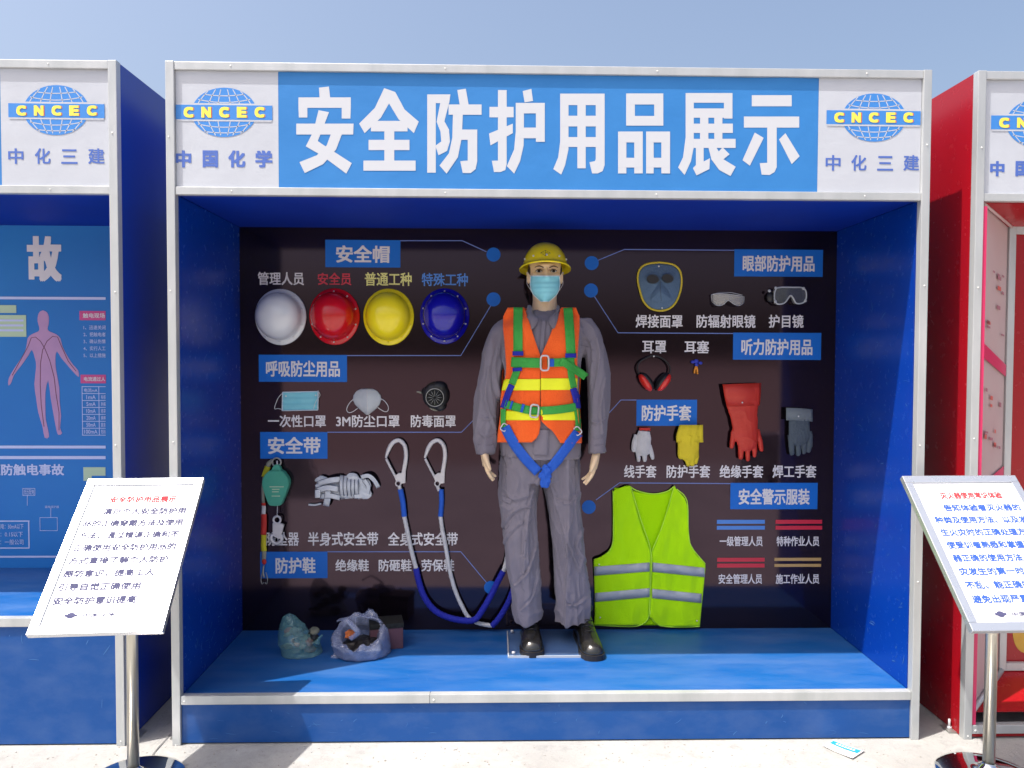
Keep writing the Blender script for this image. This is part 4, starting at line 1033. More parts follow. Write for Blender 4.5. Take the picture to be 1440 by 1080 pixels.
for pts in ([(760.8, 355.7), (767, 352), (773.2, 355.7), (767, 359.8), (760.8, 355.7)], [(759.5, 356.5), (762, 354.6), (764, 354.3)], [(774.5, 356.5), (772, 354.6), (770, 354.3)], [(764, 355.8), (770, 355.8)], [(767, 352), (767, 359.8)]):
    tube('hat_emblem', [on_hat(*p) for p in pts], .0009, 'brow', hat, 5)
# shoes -------------------------------------------------------------------------
def shoe(cx, toe_py, hx):
    toe = PZ(cx, toe_py, ZS); heel_y = YM+.13; Ln = heel_y-toe.y; x0 = PY(hx, 880, YM+.05).x; x0 = toe.x+(x0-toe.x)*1.25
    sh = bpy.data.objects.new('work_shoe', None); 
    def sec(t, hw, h, z0, xx): return t, hw, h, z0, xx
    bm = bmesh.new(); rings = []
    T = [(0, .012, .018), (.03, .036, .034), (.10, .048, .050), (.20, .052, .058), (.32, .052, .066), (.45, .047, .082), (.58, .044, .105), (.72, .044, .125), (.88, .043, .130), (.97, .034, .125), (1.0, .014, .10)]
    for t, hw, h in T:
        x = toe.x+(x0-toe.x)*t; y = toe.y+Ln*t; ring = []
        for k in range(18):
            a = math.pi*k/17; ring.append(bm.verts.new((x+hw*math.cos(a), y, ZS+.022+h*math.sin(a)**.8)))
        rings.append(ring)
    for A, B in zip(rings, rings[1:]):
        for k in range(17): bm.faces.new((A[k], A[k+1], B[k+1], B[k]))
        bm.faces.new((A[0], B[0], B[17], A[17]))
    bm.faces.new(rings[0]); bm.faces.new(rings[-1][::-1])
    up = obj('work_shoe', bm_mesh(bm, True), 'blackgloss', mq)
    bm = bmesh.new(); P = []
    O = [(0, .010), (.012, .026), (.04, .042), (.12, .054), (.25, .057), (.4, .050), (.55, .045), (.75, .047), (.92, .045), (.985, .03), (1.0, 0)]
    out = [(toe.x+(x0-toe.x)*t+hw, toe.y-.006+(Ln+.012)*t) for t, hw in O]+[(toe.x+(x0-toe.x)*t-hw, toe.y-.006+(Ln+.012)*t) for t, hw in O[::-1][1:]]
    a = [bm.verts.new((x, y, ZS+.001)) for x, y in out]; f = bm.faces.new(a); r = bmesh.ops.extrude_face_region(bm, geom=[f])
    bmesh.ops.translate(bm, verts=[e for e in r['geom'] if isinstance(e, bmesh.types.BMVert)], vec=(0, 0, .024))
    obj('sole', bm_mesh(bm), 'darkbrown', up)
    for i in range(4):
        t = .36+.075*i; y = toe.y+Ln*t; z = ZS+.022+.070+.017*i; x = toe.x+(x0-toe.x)*t
        tube('lace', [Vector((x-.024, y+.004, z-.006)), Vector((x, y-.008, z+.004)), Vector((x+.024, y+.004, z-.006))], .0028, 'black', up, 6)
    tube('collar_rim', [Vector((x0+.040*math.cos(a), heel_y-.055+.050*math.sin(a), ZS+.150+.006*math.sin(a*2))) for a in [2*math.pi*k/20 for k in range(20)]], .009, 'black', up, 8, closed=True)
shoe(749, 925, 746); shoe(836, 930, 821)
# acrylic foot plate
a, b = PZ(716, 925, ZS), PZ(818, 925, ZS)
pl = box('foot_plate', a.x, b.x+.05, a.y-.0, .70, ZS+.0008, ZS+.009, 'acrylic', mq, .001)
box('plate_edge', a.x, b.x+.05, a.y-.006, a.y-.0005, ZS+.0005, ZS+.010, 'clearedge', mq)
box('plate_edge', a.x-.006, a.x-.0005, a.y-.006, .70, ZS+.0005, ZS+.010, 'clearedge', mq)
for x in (a.x+.02, ):
    for y in (a.y+.02, .68): tube('plate_bolt', [(x, y, ZS+.009), (x, y, ZS+.02)], .008, 'alu_cast', mq, 8)
tube('support_rod', [(MM(747, 800).x, .66, ZS+.009), (MM(747, 800).x, .66, ZS+.45)], .009, 'brass', mq, 10)

# ================================================================== THINGS HUNG ON THE PANEL
YH = D
bpx = (D-CAM.y)/F
def hung_hat(cx, cy, wpx, hpx, m, label):
    c = PY(cx, cy, YH); rx, rz = wpx/2*bpx, hpx/2*bpx
    t = thing('hard_hat', label, 'hard hat', c, 'hard hats hung in a row')
    rows = []
    P = [(1.0, .004), (1.0, .012), (.97, .017), (.90, .018), (.865, .024), (.855, .040), (.84, .065), (.79, .092), (.69, .116), (.54, .134), (.34, .1455), (.20, .1495), (.09, .1512), (.02, .1515), (.0005, .1515)]
    for k_, (rr, dpt) in enumerate(P):
        row = []
        for i in range(64):
            a = 2*math.pi*i/64; s_ = math.sin(a); egg = 1-.035*s_*abs(math.cos(a))*2
            # narrow brim at the top, a longer peak at the bottom
            inner = rr if rr > .95 else rr*(1.0 if s_ > 0 else 1-.045*(-s_)**2)
            row.append(Vector((c.x+rx*inner*math.cos(a)*(1+.03*s_), YH-dpt, c.z+rz*inner*s_)))
        rows.append(row)
    sh = obj('shell', grid_mesh(rows, True, True, thick=.0025), m, t)
    for i in range(10):
        a = 2*math.pi*(i+.5)/10; bm = bmesh.new()
        ball_bm(bm, (c.x+rx*.90*math.cos(a), YH-.024, c.z+rz*.885*math.sin(a)), .0042, .005, .0042, 8); obj('rivet', bm_mesh(bm, True), 'rivet' if m in ('hat_r', 'hat_b') else m, t)  # red and blue hats: white glints put into the rivets' pale colour
    tube('hook_nail', [(c.x, YH, c.z+rz*.86), (c.x, YH-.024, c.z+rz*.86)], .003, 'alu_cast', t, 6)
hung_hat(395.5, 446, 71, 78, 'hat_w', 'white hard hat, leftmost of four hung under the helmet heading')
hung_hat(471, 445.5, 70, 79, 'hat_r', 'glossy red hard hat hung between the white and yellow ones')
hung_hat(547, 446, 70.5, 79, 'hat_y', 'yellow hard hat hung on the panel between red and blue ones')
hung_hat(625.5, 445, 69, 78, 'hat_b', 'dark blue hard hat, nearest of the hung four to the mannequin')

def nail(px, py, Y, parent):
    c = PY(px, py, Y); bm = bmesh.new(); ball_bm(bm, c, .0042, .003, .0042, 8); return obj('nail', bm_mesh(bm, True), 'rivet', parent)

# pleated blue mask
t = thing('disposable_mask', 'pleated light blue disposable mask pinned flat on the dark panel', 'face mask', PY(422, 565, YH))
rows = []
for i in range(15):
    py = lambda x: 0
    v = i/14; rows.append([PY(397.5+50*u/16+v*-.5, 551.5+26*v-1.0*u/16, YH-.007-.0035*math.sin(v*19)) for u in range(17)])
obj('filter_sheet', grid_mesh(rows, True, thick=.001), 'mask', t)
for e in (0, -1):
    tube('edge_binding', [r[e]+Vector((0, -.002, 0)) for r in rows], .003, 'mask_w', t, 6)
tube('edge_binding', [p+Vector((0, -.001, 0)) for p in rows[0]], .0025, 'mask_w', t, 6); tube('edge_binding', [p+Vector((0, -.001, 0)) for p in rows[-1]], .0022, 'mask_w', t, 6)
tube('ear_loop', smooth_path([PY(397, 553, YH-.006), PY(391, 560, YH-.006), PY(386, 574, YH-.006), PY(391, 574.5, YH-.006), PY(398, 576, YH-.006)], 4), .0016, 'lace_w', t, 6)
tube('ear_loop', smooth_path([PY(447, 549, YH-.006), PY(450, 556, YH-.009), PY(444, 565, YH-.012), PY(441, 575, YH-.010)], 4), .0014, 'lace_w', t, 6)
nail(402, 557, YH-.012, t); nail(444, 556, YH-.012, t)
# white cup mask
t = thing('dust_mask', 'white folded cup dust mask with two elastic loops', 'face mask', PY(516, 565, YH))
tab = [(546.5, 508, 524), (550, 501, 531), (556, 497, 535.5), (562, 496, 536.5), (569, 499, 534), (575, 505, 529), (580, 511, 522.5), (583.5, 515, 518)]
rows = []
for i in range(21):
    py = 546.5+37*i/20; xl, xr = lerp_tab(tab, py)
    rows.append([PY(xl+(xr-xl)*u/20, py, YH-.006-.045*(1-abs(2*u/20-1)**1.3)*math.sin(math.pi*min(1, (i+1.5)/23))**.7) for u in range(21)])
dm = obj('cup', grid_mesh(rows, True, thick=.0015), 'dustmask', t)
tube('seam', [r[10]+Vector((0, -.001, 0)) for r in rows[1:-1]], .0018, 'lace_w', t, 6)
tube('ear_loop', smooth_path([PY(499, 560, YH-.006), PY(492, 566, YH-.005), PY(487.5, 575, YH-.004), PY(490, 580, YH-.004), PY(496, 579, YH-.004), PY(503, 574, YH-.006)], 4), .0019, 'lace_w', t, 6)
tube('ear_loop', smooth_path([PY(534, 560, YH-.006), PY(541, 564, YH-.005), PY(546, 572, YH-.004), PY(545, 578, YH-.004), PY(540, 578.5, YH-.004), PY(531, 573, YH-.006)], 4), .0019, 'lace_w', t, 6)
# half-mask respirator
t = thing('respirator', 'black half mask respirator with round filter, turned to its side', 'respirator', PY(610, 558, YH))
bm = bmesh.new(); c = PY(612, 557, YH-.03)
ball_bm(bm, PY(613, 556, YH-.025), 19*bpx, .030, 19.5*bpx, 20); ball_bm(bm, PY(617, 545, YH-.028), 12*bpx, .026, 9*bpx, 14); ball_bm(bm, PY(619, 570, YH-.02), 9*bpx, .02, 8.5*bpx, 14); ball_bm(bm, PY(603, 551, YH-.015), 11*bpx, .012, 8*bpx, 14)
obj('facepiece', remesh(bm, .0028, 2), 'black', t)
f0 = PY(611.5, 559, YH-.052)
fb = tube('filter_cap', [f0+Vector((0, .02, 0)), f0+Vector((0, 0, 0)), f0+Vector((0, -.003, 0))], [12.5*bpx, 12.5*bpx, 11.5*bpx], 'blackgrain', t, 28)
tube('filter_ring', [f0+Vector((12.3*bpx*math.cos(a), -.002, 12.3*bpx*math.sin(a))) for a in [2*math.pi*k/28 for k in range(28)]], .0026, 'brass', fb, 6, closed=True)
for k in range(12):
    a = 2*math.pi*k/12; tube('filter_rib', [f0+Vector((2*bpx*math.cos(a), -.0045, 2*bpx*math.sin(a))), f0+Vector((10*bpx*math.cos(a), -.0045, 10*bpx*math.sin(a)))], .0013, 'brass', fb, 5)
bm = bmesh.new()
ring1 = [PY(586, 551, YH-.006), PY(592, 552, YH-.008), PY(598, 556, YH-.014), PY(602, 566, YH-.02), PY(606, 574, YH-.018), PY(614, 577, YH-.014), PY(622, 573, YH-.014)]
tube('strap_lug', smooth_path(ring1, 4), interp_list([.003, .005, .006, .005, .005, .004, .003], 4), 'greyweb', t, 8)

# fall arrester -----------------------------------------------------------------
t = thing('fall_arrester', 'teal green retractable fall arrester with white snap hook below', 'fall arrester', PY(389, 685, YH))
body_pts = [(381, 661), (396, 661), (403, 667), (407.5, 676), (406, 686), (398, 706), (394, 710), (383, 710), (378.5, 706), (371.5, 686), (370.5, 676), (374, 667)]
obj('housing', prism_mesh(outline_px(body_pts, YH-.03, 2), YH-.055, YH-.008, .004), 'g_teal', t)
obj('cap', prism_mesh(outline_px([(383, 661), (385, 656), (388, 653), (392, 653), (395, 657), (396, 661)], YH-.03), YH-.045, YH-.015), 'g_teal', t)
for i, (a, b) in enumerate(((379, 399), (382.5, 393), (382.5, 392), (382, 394))):
    rect_px('plate_print', a, 684+3.5*i+(2.5 if i == 3 else 0), b, 685.2+3.5*i+(2.5 if i == 3 else 0), YH-.0553, 'poster_green', t, .0005)
tube('carabiner', [PY(389+6*math.cos(a), 650+6*math.sin(a), YH-.02) for a in [2*math.pi*k/20 for k in range(20)]], .0042, 'brass', t, 8, closed=True)
tube('link', [PY(389.5, 648, YH-.028), PY(390, 655, YH-.032), PY(388, 662, YH-.04)], .004, 'rope_w', t, 8)
tube('cable', [PY(390, 709, YH-.03), PY(390, 716, YH-.03), PY(389.5, 727, YH-.03)], .0022, 'alu_cast', t, 6)
tube('hook_eye', [PY(389.5+5*math.cos(a), 731+5*math.sin(a), YH-.03) for a in [2*math.pi*k/20 for k in range(20)]], .0055, 'alu_cast', t, 8, closed=True)
obj('hook_body', prism_mesh(outline_px([(384, 735), (396, 736), (399.5, 738), (397.5, 746), (396, 752), (397, 757), (392, 757), (384, 753)], YH-.03), YH-.040, YH-.022, .002), 'alu_cast', t)
tube('hook', smooth_path([PY(395.5, 752, YH-.03), PY(396, 759, YH-.03), PY(391, 764, YH-.03), PY(385, 763, YH-.03), PY(381, 757, YH-.034), PY(383, 751, YH-.034)], 4), .0088, 'alu_cast', t, 10)
# webbing lanyard beside it
t = thing('webbing_lanyard', 'narrow red, yellow and grey webbing lanyard hanging left of the arrester', 'lanyard', PY(372, 740, YH))
def web(pts, wd, m, parent=None, name='webbing', off=.012, th=.003):
    P = smooth_path([PY(a, b, YH-off) for a, b in pts], 4); rows = []
    for i, p in enumerate(P):
        d = (P[min(i+1, len(P)-1)]-P[max(0, i-1)]).normalized(); n = Vector((-d.z, 0, d.x))*wd*bpx/2
        rows.append([p-n+Vector((0, .002*math.sin(i*.9), 0)), p+Vector((0, -.0015+.002*math.sin(i*.7), 0)), p+n+Vector((0, .002*math.cos(i*.8), 0))])
    return obj(name, grid_mesh(rows, True, thick=th), m, parent or t)
web([(384, 648), (379, 651), (376.5, 656)], 6, 'greyweb'); web([(376.5, 656), (374, 664), (372, 671)], 8, 'ylw_web'); web([(371.5, 671), (370, 688), (370.5, 707)], 4, 'greyweb')
web([(370.5, 707), (371, 711)], 5.5, 'redweb'); web([(371, 711), (371, 723)], 5.5, 'rope_w'); web([(371, 723), (371.5, 738), (370.5, 752)], 7.5, 'redweb'); web([(371, 752), (371, 765), (371.5, 775)], 7, 'ylw_web')
web([(371.5, 775), (371, 790)], 6, 'greyweb'); ball('ring_knob', PY(371.5, 790, YH-.018), .011, 'redweb', t, .006, .014)
tube('shackle', smooth_path([PY(371, 795, YH-.012), PY(370, 805, YH-.012), PY(371.5, 812, YH-.012)], 4), .005, 'brass', t, 8)
tube('snap_hook', smooth_path([PY(369, 805, YH-.012), PY(367, 815, YH-.012), PY(368.5, 821, YH-.012), PY(371, 819, YH-.012)], 4), .0026, 'brass', t, 8)
tube('snap_hook', smooth_path([PY(374, 805, YH-.012), PY(376.3, 815, YH-.012), PY(375, 821, YH-.012), PY(372.5, 819, YH-.012)], 4), .0026, 'brass', t, 8)

# rolled white belt ------------------------------------------------------------
t = thing('safety_belt', 'rolled up bundle of white safety belt webbing with thin dark stripes', 'belt', PY(483, 688, YH))
bm = bmesh.new()
for (px, py, rx, rz, ry) in ((455, 687, 12, 15, .030), (470, 688, 17, 14, .034), (490, 685, 16, 17, .040), (507, 687, 13, 15, .034), (495, 677, 12, 12, .032), (453, 675, 10, 6, .024), (516, 681, 6, 8, .02), (514, 696, 9, 6, .02)):
    ball_bm(bm, PY(px, py, YH-.026), rx*bpx, ry*.62, rz*bpx, 16)
obj('core', remesh(bm, .003, 1, folds(30, .004, (1, 1, 1), 6)), 'webwhite', t)
def wrap(pts, wd, off0, off1, bulge):
    P = smooth_path([Vector((a, 0, b)) for a, b in pts], 4); rows = []; n = len(P)
    for i, p in enumerate(P):
        d = (P[min(i+1, n-1)]-P[max(0, i-1)]).normalized(); nn = Vector((-d.z, 0, d.x))*wd/2; q = i/(n-1); y = YH-(off0+(off1-off0)*q)-bulge*math.sin(math.pi*q)
        rows.append([PY(p.x+nn.x*s, p.z+nn.z*s, y-.0015*(1-s*s)) for s in (-1, -.5, 0, .5, 1)])
    w_ = obj('webbing', grid_mesh(rows, True, thick=.003), 'webwhite', t)
    for e in (0, -1): tube('webbing_stripe', [r[e]*1+Vector((0, -.0028, 0)) for r in rows], .0011, 'webline', w_, 5)
for k in range(5): wrap([(481+k*5.2, 668+k*.8), (480+k*5.2, 684), (482+k*5, 702-k*.6)], 5.6, .012, .012, .062-.004*abs(k-2))
wrap([(447, 681), (462, 676), (478, 674)], 8, .03, .05, .016); wrap([(446, 690), (460, 686), (476, 688)], 8, .035, .05, .018); wrap([(450, 698), (464, 697), (478, 700)], 7, .03, .04, .018)
wrap([(461, 682), (461, 698), (458.5, 711)], 9, .05, .02, .015); wrap([(452, 708), (443, 710), (434, 709.5)], 2.5, .012, .006, 0)
wrap([(447, 689), (447, 700)], 8, .05, .05, .0)
wrap([(508, 671), (518, 669), (526, 675), (532, 685)], 6, .03, .012, .02); wrap([(512, 675), (518, 684), (516, 695)], 6, .045, .03, .0); wrap([(498, 698), (510, 697), (522, 692)], 6, .045, .02, 0)

# lanyards with big hooks ------------------------------------------------------
def big_hook(t, ox, oy, rot=0, flip=1):
    def q(a, b, Y=YH-.028): return PY(ox+a, oy+b, Y)
    hp = [(24, 53), (26.5, 40), (29, 22), (27, 8), (20, .5), (12.5, 2), (7, 8), (3, 17), (0.5, 25)]
    P = smooth_path([q(a, b) for a, b in hp], 4); n_ = len(P)
    tube('hook', P, [.0105]*(n_-6)+[.0095, .0088, .008, .007, .006, .005], 'alu_cast', t, 12, rn=.0065)
    tube('gate', smooth_path([q(1, 26), q(8, 40), q(16, 55)], 3), .0068, 'alu_cast', t, 8)
    obj('hook_body', prism_mesh(outline_px([(ox+13, oy+50), (ox+19, oy+46), (ox+23, oy+46), (ox+25.5, oy+33), (ox+29, oy+33), (ox+28, oy+60), (ox+22, oy+61), (ox+20, oy+57), (ox+15, oy+58)], YH-.028), YH-.036, YH-.020, .002), 'alu_cast', t)
    tube('swivel_eye', [q(18+3.6*math.cos(a), 61+3.8*math.sin(a)) for a in [2*math.pi*k/16 for k in range(16)]], .0036, 'alu_cast', t, 8, closed=True)
def rope(t, pts, wd, m, off=.03, offs=None, name='rope'):
    Q = [PY(a, b, YH-(offs[i] if offs else off)) for i, (a, b) in enumerate(pts)]; P = smooth_path(Q, 16)
    P, T, N = frames(P); r0 = wd/2*bpx; acc = 0; rows = []; ns = 20; tw = 150 if name == 'rope' else 0
    for i in range(len(P)):
        if i: acc += (P[i]-P[i-1]).length
        Bn = T[i].cross(N[i]); row = []
        for j in range(ns):
            q = 2*math.pi*j/ns; r = r0*(.90+.16*abs(math.cos(1.5*q+acc*tw)) if tw else 1+.03*math.sin(acc*260))
            row.append(P[i]+Bn*math.cos(q)*r+N[i]*math.sin(q)*r)
        rows.append(row)
    return obj(name, grid_mesh(rows, True, True, cap=True), m, t)
grp = 'twin lanyards with scaffold hooks'
t = thing('safety_lanyard', 'left shock lanyard: big pale hook, white rope then long blue rope to mannequin', 'lanyard', PY(561, 650, YH), grp)
big_hook(t, 542, 619)
rope(t, [(561.5, 683), (563, 690)], 5, 'rope_w'); rope(t, [(563, 688), (566.5, 706), (568.5, 726)], 7.5, 'bweb', name='rope_sleeve')
rope(t, [(568.5, 726), (573, 748), (578, 772), (585, 799)], 6, 'rope_w')
rope(t, [(585, 799), (589, 818), (597, 840), (611, 858), (630, 868), (652, 872.5), (668, 871), (679, 857), (690, 838), (700, 818), (708, 803)], 8.5, 'rope_b', offs=[.03, .03, .03, .03, .035, .045, .05, .05, .05, .05, .05])
rope(t, [(708, 803), (711.5, 792), (714, 780), (722, 770)], 6, 'rope_w', offs=[.05, .05, .05, .04])
t = thing('safety_lanyard', 'right shock lanyard: big pale hook, long white rope then blue end by trouser leg', 'lanyard', PY(615, 650, YH), grp)
big_hook(t, 597, 619)
rope(t, [(615, 683), (617.5, 690)], 5, 'rope_w'); rope(t, [(620.5, 688), (621, 706), (619.5, 726)], 7, 'bweb', name='rope_sleeve')
rope(t, [(619.5, 726), (622, 745), (627, 770), (632, 800), (640, 830), (650, 853), (659, 868), (672, 876), (692, 880)], 5.8, 'rope_w', offs=[.03, .03, .03, .03, .03, .03, .03, .03, .035])
rope(t, [(692, 880), (701, 870), (710, 856), (717, 842), (722, 828)], 8, 'rope_b', offs=[.035, .04, .04, .04, .04])

# welding mask ---------------------------------------------------------------
t = thing('welding_mask', 'blue grey leather welding hood face with yellow edging and dark eye holes', 'welding mask', PY(928, 403, YH))
outl = [(927, 369), (945, 371.5), (955, 379), (958.5, 392), (957, 408), (951, 424), (942, 433.5), (929, 437), (915, 434), (905, 424), (899.5, 408), (896.5, 391), (900, 378), (910, 371)]
def dome_sheet(outl, c, Yb, hgt, rings=8, sm=3, pw=1.6):
    per = smooth_path([Vector((a, 0, b)) for a, b in outl+[outl[0]]], sm)[:-1]; rows = []
    for i in range(rings+1):
        k = 1-i/rings*.985; rows.append([PY(c[0]+(p.x-c[0])*k, c[1]+(p.z-c[1])*k, Yb-hgt*(1-k**pw)) for p in per])
    return rows
rows = dome_sheet(outl, (928, 403), YH-.006, .035)
obj('leather_face', grid_mesh(rows, True, True, thick=.002), 'denim', t)
tube('edging', [p+Vector((0, -.002, 0)) for p in rows[0]], .0050, 'ytrim', t, 8, closed=True)
for cx, cy, w_ in ((918, 392.5, 8), (939, 391.5, 7.5)):
    e = obj('eye_opening', prism_mesh(outline_px([(cx+w_*math.cos(a), cy+5.6*math.sin(a)+(.6*math.cos(a))) for a in [2*math.pi*k/24 for k in range(24)]], YH-.04), YH-.043, YH-.030), 'black', t)
    tube('opening_rim', [PY(cx+(w_+.8)*math.cos(a), cy+6.3*math.sin(a), YH-.041) for a in [2*math.pi*k/24 for k in range(24)]], .0016, 'wgl', e, 6, closed=True)
rows = dome_sheet([(928, 391), (932, 394), (940, 408), (943, 420), (938, 423.5), (928, 424.5), (918, 423), (915.5, 420), (918, 408), (925, 394)], (928.5, 410), YH-.030, .026, 6, 3)
obj('nose_pouch', grid_mesh(rows, True, True), 'denim', t)
tube('pouch_seam', smooth_path([PY(928, 391, YH-.046), PY(928.5, 402, YH-.058), PY(929, 412, YH-.058), PY(930, 423, YH-.038)], 4), .0010, 'wgl', t, 5)
nail(926.5, 374.5, YH-.018, t); nail(931, 433, YH-.016, t)
# radiation glasses
t = thing('safety_glasses', 'small cloudy clear wraparound safety glasses between welding mask and goggles', 'glasses', PY(1024, 421, YH))
rows = []
top = [(1000, 414.5), (1006, 413), (1018, 413), (1026, 413.8), (1038, 415.5), (1046.5, 417)]; bot = [(1001, 424), (1008, 429.5), (1017, 428.5), (1024, 422.5), (1031, 427), (1039, 430), (1046, 426)]
T_ = smooth_path([Vector((a, 0, b)) for a, b in top], 6); B2 = smooth_path([Vector((a, 0, b)) for a, b in bot], 5)
n_ = 28
def samp(L, u): x = u*(len(L)-1); i = min(int(x), len(L)-2); return L[i].lerp(L[i+1], x-i)
for i in range(7):
    rows.append([PY(samp(T_, u/n_).lerp(samp(B2, u/n_), i/6).x, samp(T_, u/n_).lerp(samp(B2, u/n_), i/6).z, YH-.012-.038*math.sin(math.pi*u/n_)**.5) for u in range(n_+1)])
obj('lens', grid_mesh(rows, True, thick=.0015), 'clear', t)
tube('lens_edge', rows[0]+[r[-1] for r in rows[1:]]+rows[-1][::-1]+[r[0] for r in rows[::-1]][1:-1], .0016, 'clearedge', t, 6, closed=True)
tube('temple_arm', smooth_path([PY(1001, 415, YH-.012), PY(1010, 412, YH-.006), PY(1028, 411.5, YH-.005), PY(1044, 415, YH-.012)], 4), .0020, 'clearedge', t, 6)
# goggles
t = thing('goggles', 'clear framed goggles with dark strap, rightmost of the eye wear', 'goggles', PY(1110, 416, YH))
go = [(1092, 405), (1100, 403.8), (1115, 404), (1128, 404.5), (1133.5, 410), (1133.5, 420), (1129, 426), (1120, 426.5), (1116, 420), (1112, 415.5), (1108, 420), (1103, 426), (1094, 427.5), (1089.5, 421), (1089.5, 411)]
P = smooth_path([PY(a, b, YH-.042) for a, b in go+[go[0]]], 4)[:-1]
tube('goggle_frame', P, .0036, 'clearedge', t, 8, closed=True)
obj('lens', prism_mesh(outline_px(go, YH-.04, 3), YH-.041, YH-.038), 'smoke', t)
P2 = [Vector((p.x, YH-.008, p.z)) for p in P]
obj('skirt', grid_mesh([P, P2], True, True, thick=.0012), 'clear', t)
bm = bmesh.new(); ball_bm(bm, PY(1084, 418, YH-.018), 6.5*bpx, .014, 7.5*bpx, 14); obj('strap_bundle', remesh(bm, .003, 1), 'black', t)
for a, b in ((1091, 405), (1130, 405.5), (1090.5, 424), (1132.5, 423), (1082, 409)): ball('vent_button', PY(a, b, YH-.043), .0075, 'clearedge', t, .005, seg=10)
# ear muffs
t = thing('ear_muffs', 'black banded ear muffs with bright red cups', 'ear muffs', PY(920, 525, YH))
P = smooth_path([PY(900, 530, YH-.03), PY(896, 517, YH-.03), PY(902, 507, YH-.03), (PY(919, 500.5, YH-.03)), PY(934, 506, YH-.03), PY(942, 517, YH-.03), PY(940, 528, YH-.03)], 5)
tube('headband', P, .0042, 'black', t, 8, rn=.010)
for s, cx, ang in ((-1, 911.5, -.62), (1, 929.5, .62)):
    c = PY(cx, 535, YH-.032); rot = Matrix.Rotation(ang, 3, 'Y')
    bm = bmesh.new(); ball_bm(bm, c+rot @ Vector((s*.004, 0, 0)), .020, .036, .050, 16, rot); cu = obj('cushion', remesh(bm, .003, 1), 'black', t)
    bm = bmesh.new(); ball_bm(bm, c+rot @ Vector((s*-.0, 0, 0))+rot @ Vector((s*.018, -.006, 0)), .021, .036, .050, 18, rot)
    obj('cup', remesh(bm, .0028, 1), 'muffred', t)
nail(919.5, 501, YH-.042, t)
# ear plugs
t = thing('ear_plugs', 'tiny blue and orange ear plugs below their heading', 'ear plugs', PY(979, 515, YH))
for (a, b, rx, rz, m) in ((974.5, 509, 3.2, 2.2, 'cobalt'), (979, 508, 3.5, 3.0, 'cobalt'), (985, 510.5, 3, 2.2, 'cobalt'), (979.5, 513, 2.8, 2.6, 'cobalt')):
    ball('plug', PY(a, b, YH-.010), rx*bpx, m, t, .008, rz*bpx, 10)
tube('plug_stem', [PY(979, 514, YH-.01), PY(977, 520, YH-.011), PY(976.5, 525, YH-.01)], .0045, 'oplug', t, 8); tube('plug_stem', [PY(979.5, 514, YH-.01), PY(980.5, 520, YH-.011), PY(981, 526, YH-.01)], .0045, 'oplug', t, 8)
# gloves -------------------------------------------------------------------------
def glove(name, label, c, parts, m, th, vox=.0019, disp=None, group='gloves hung in a row'):
    """parts: list of (path px, radii px); flattened tubes fused to one skin"""
    t = thing(name, label, 'glove', PY(c[0], c[1], YH), group); bm = bmesh.new()
    for pts, rr, th_ in parts:
        P = smooth_path([PY(a, b, YH-.010-th_) for a, b in pts], 3)
        tube_bm(bm, P, interp_list([r*bpx for r in rr], 3), 16, rn=interp_list([min(r*bpx, th_) for r in rr], 3))
        ball_bm(bm, P[-1], rr[-1]*bpx*.98, min(rr[-1]*bpx, th_)*.98, rr[-1]*bpx, 12)
    obj('glove_body', remesh(bm, vox, 2, disp or folds(22, .0022, (1, 1, .6), c[0])), m, t); return t
t = glove('cotton_glove', 'short white cotton glove with red cuff, leftmost glove', (904, 625),
    [([(906, 606), (905, 618), (905, 631)], [8.5, 11, 11], .014), ([(896, 612), (892, 624), (891.5, 633)], [5, 4.2, 3.4], .010), ([(897.5, 628), (897, 639), (898, 647)], [4, 3.6, 3], .010),
     ([(906, 628), (906.3, 640), (906.5, 647)], [3.9, 3.6, 3], .010), ([(912.5, 626), (916, 637), (917.5, 644)], [4, 3.5, 2.8], .010)], 'cotton', .012)
obj('cuff', grid_mesh([[PY(899+15*u/10, 601.5+3.8*v/2+.5*math.sin(u*1.3)*(v > 1), YH-.022-.004*math.sin(math.pi*u/10)) for u in range(11)] for v in range(3)], True, thick=.004), 'redweb', t)
t = glove('work_glove', 'bright yellow glove with loose square cuff under glove heading', (970, 625),
    [([(970, 612), (969, 624), (969, 636)], [14.5, 14.5, 14], .018), ([(957.5, 620), (957, 634), (957.5, 642)], [5, 4.6, 3.8], .012), ([(965, 632), (966, 645), (967.5, 653)], [4.6, 4.2, 3.2], .012),
     ([(972, 632), (973, 645), (974, 653)], [4.6, 4.4, 3.4], .012), ([(979, 632), (979, 642), (978.5, 650)], [4.2, 4, 3.2], .010)], 'yellow', .012)
obj('cuff', grid_mesh([[PY(l+(r-l)*u/12, y, YH-.030-.010*math.sin(math.pi*u/12)-.003*math.sin(u*1.7)) for u in range(13)] for y, l, r in ((597.5, 956, 988.5), (606, 953, 988.5), (614, 951, 988.5), (622, 951.5, 989))], True, thick=.003), 'yellow', t)
t = glove('rubber_glove', 'long red rubber insulating gauntlet glove, largest of the gloves', (1045, 595),
    [([(1043.5, 545), (1044, 565), (1046, 585), (1048.5, 605), (1050.5, 619)], [26, 24, 19.5, 18, 16], .020), ([(1036, 600), (1031, 616), (1029, 628)], [6, 4.6, 3.4], .013), ([(1040.5, 614), (1041.5, 630), (1042, 643)], [4.6, 4.1, 3.4], .013),
     ([(1050.5, 616), (1051.3, 632), (1051.5, 646)], [4.4, 4.1, 3.4], .013), ([(1059, 614), (1060.6, 630), (1061, 641)], [4.4, 4.0, 3.3], .013), ([(1064, 604), (1069, 620), (1070.5, 632)], [4.6, 3.9, 3.1], .012)], 'rubber', .02, .0021, folds(9, .003, (1, 1, .8), 3))
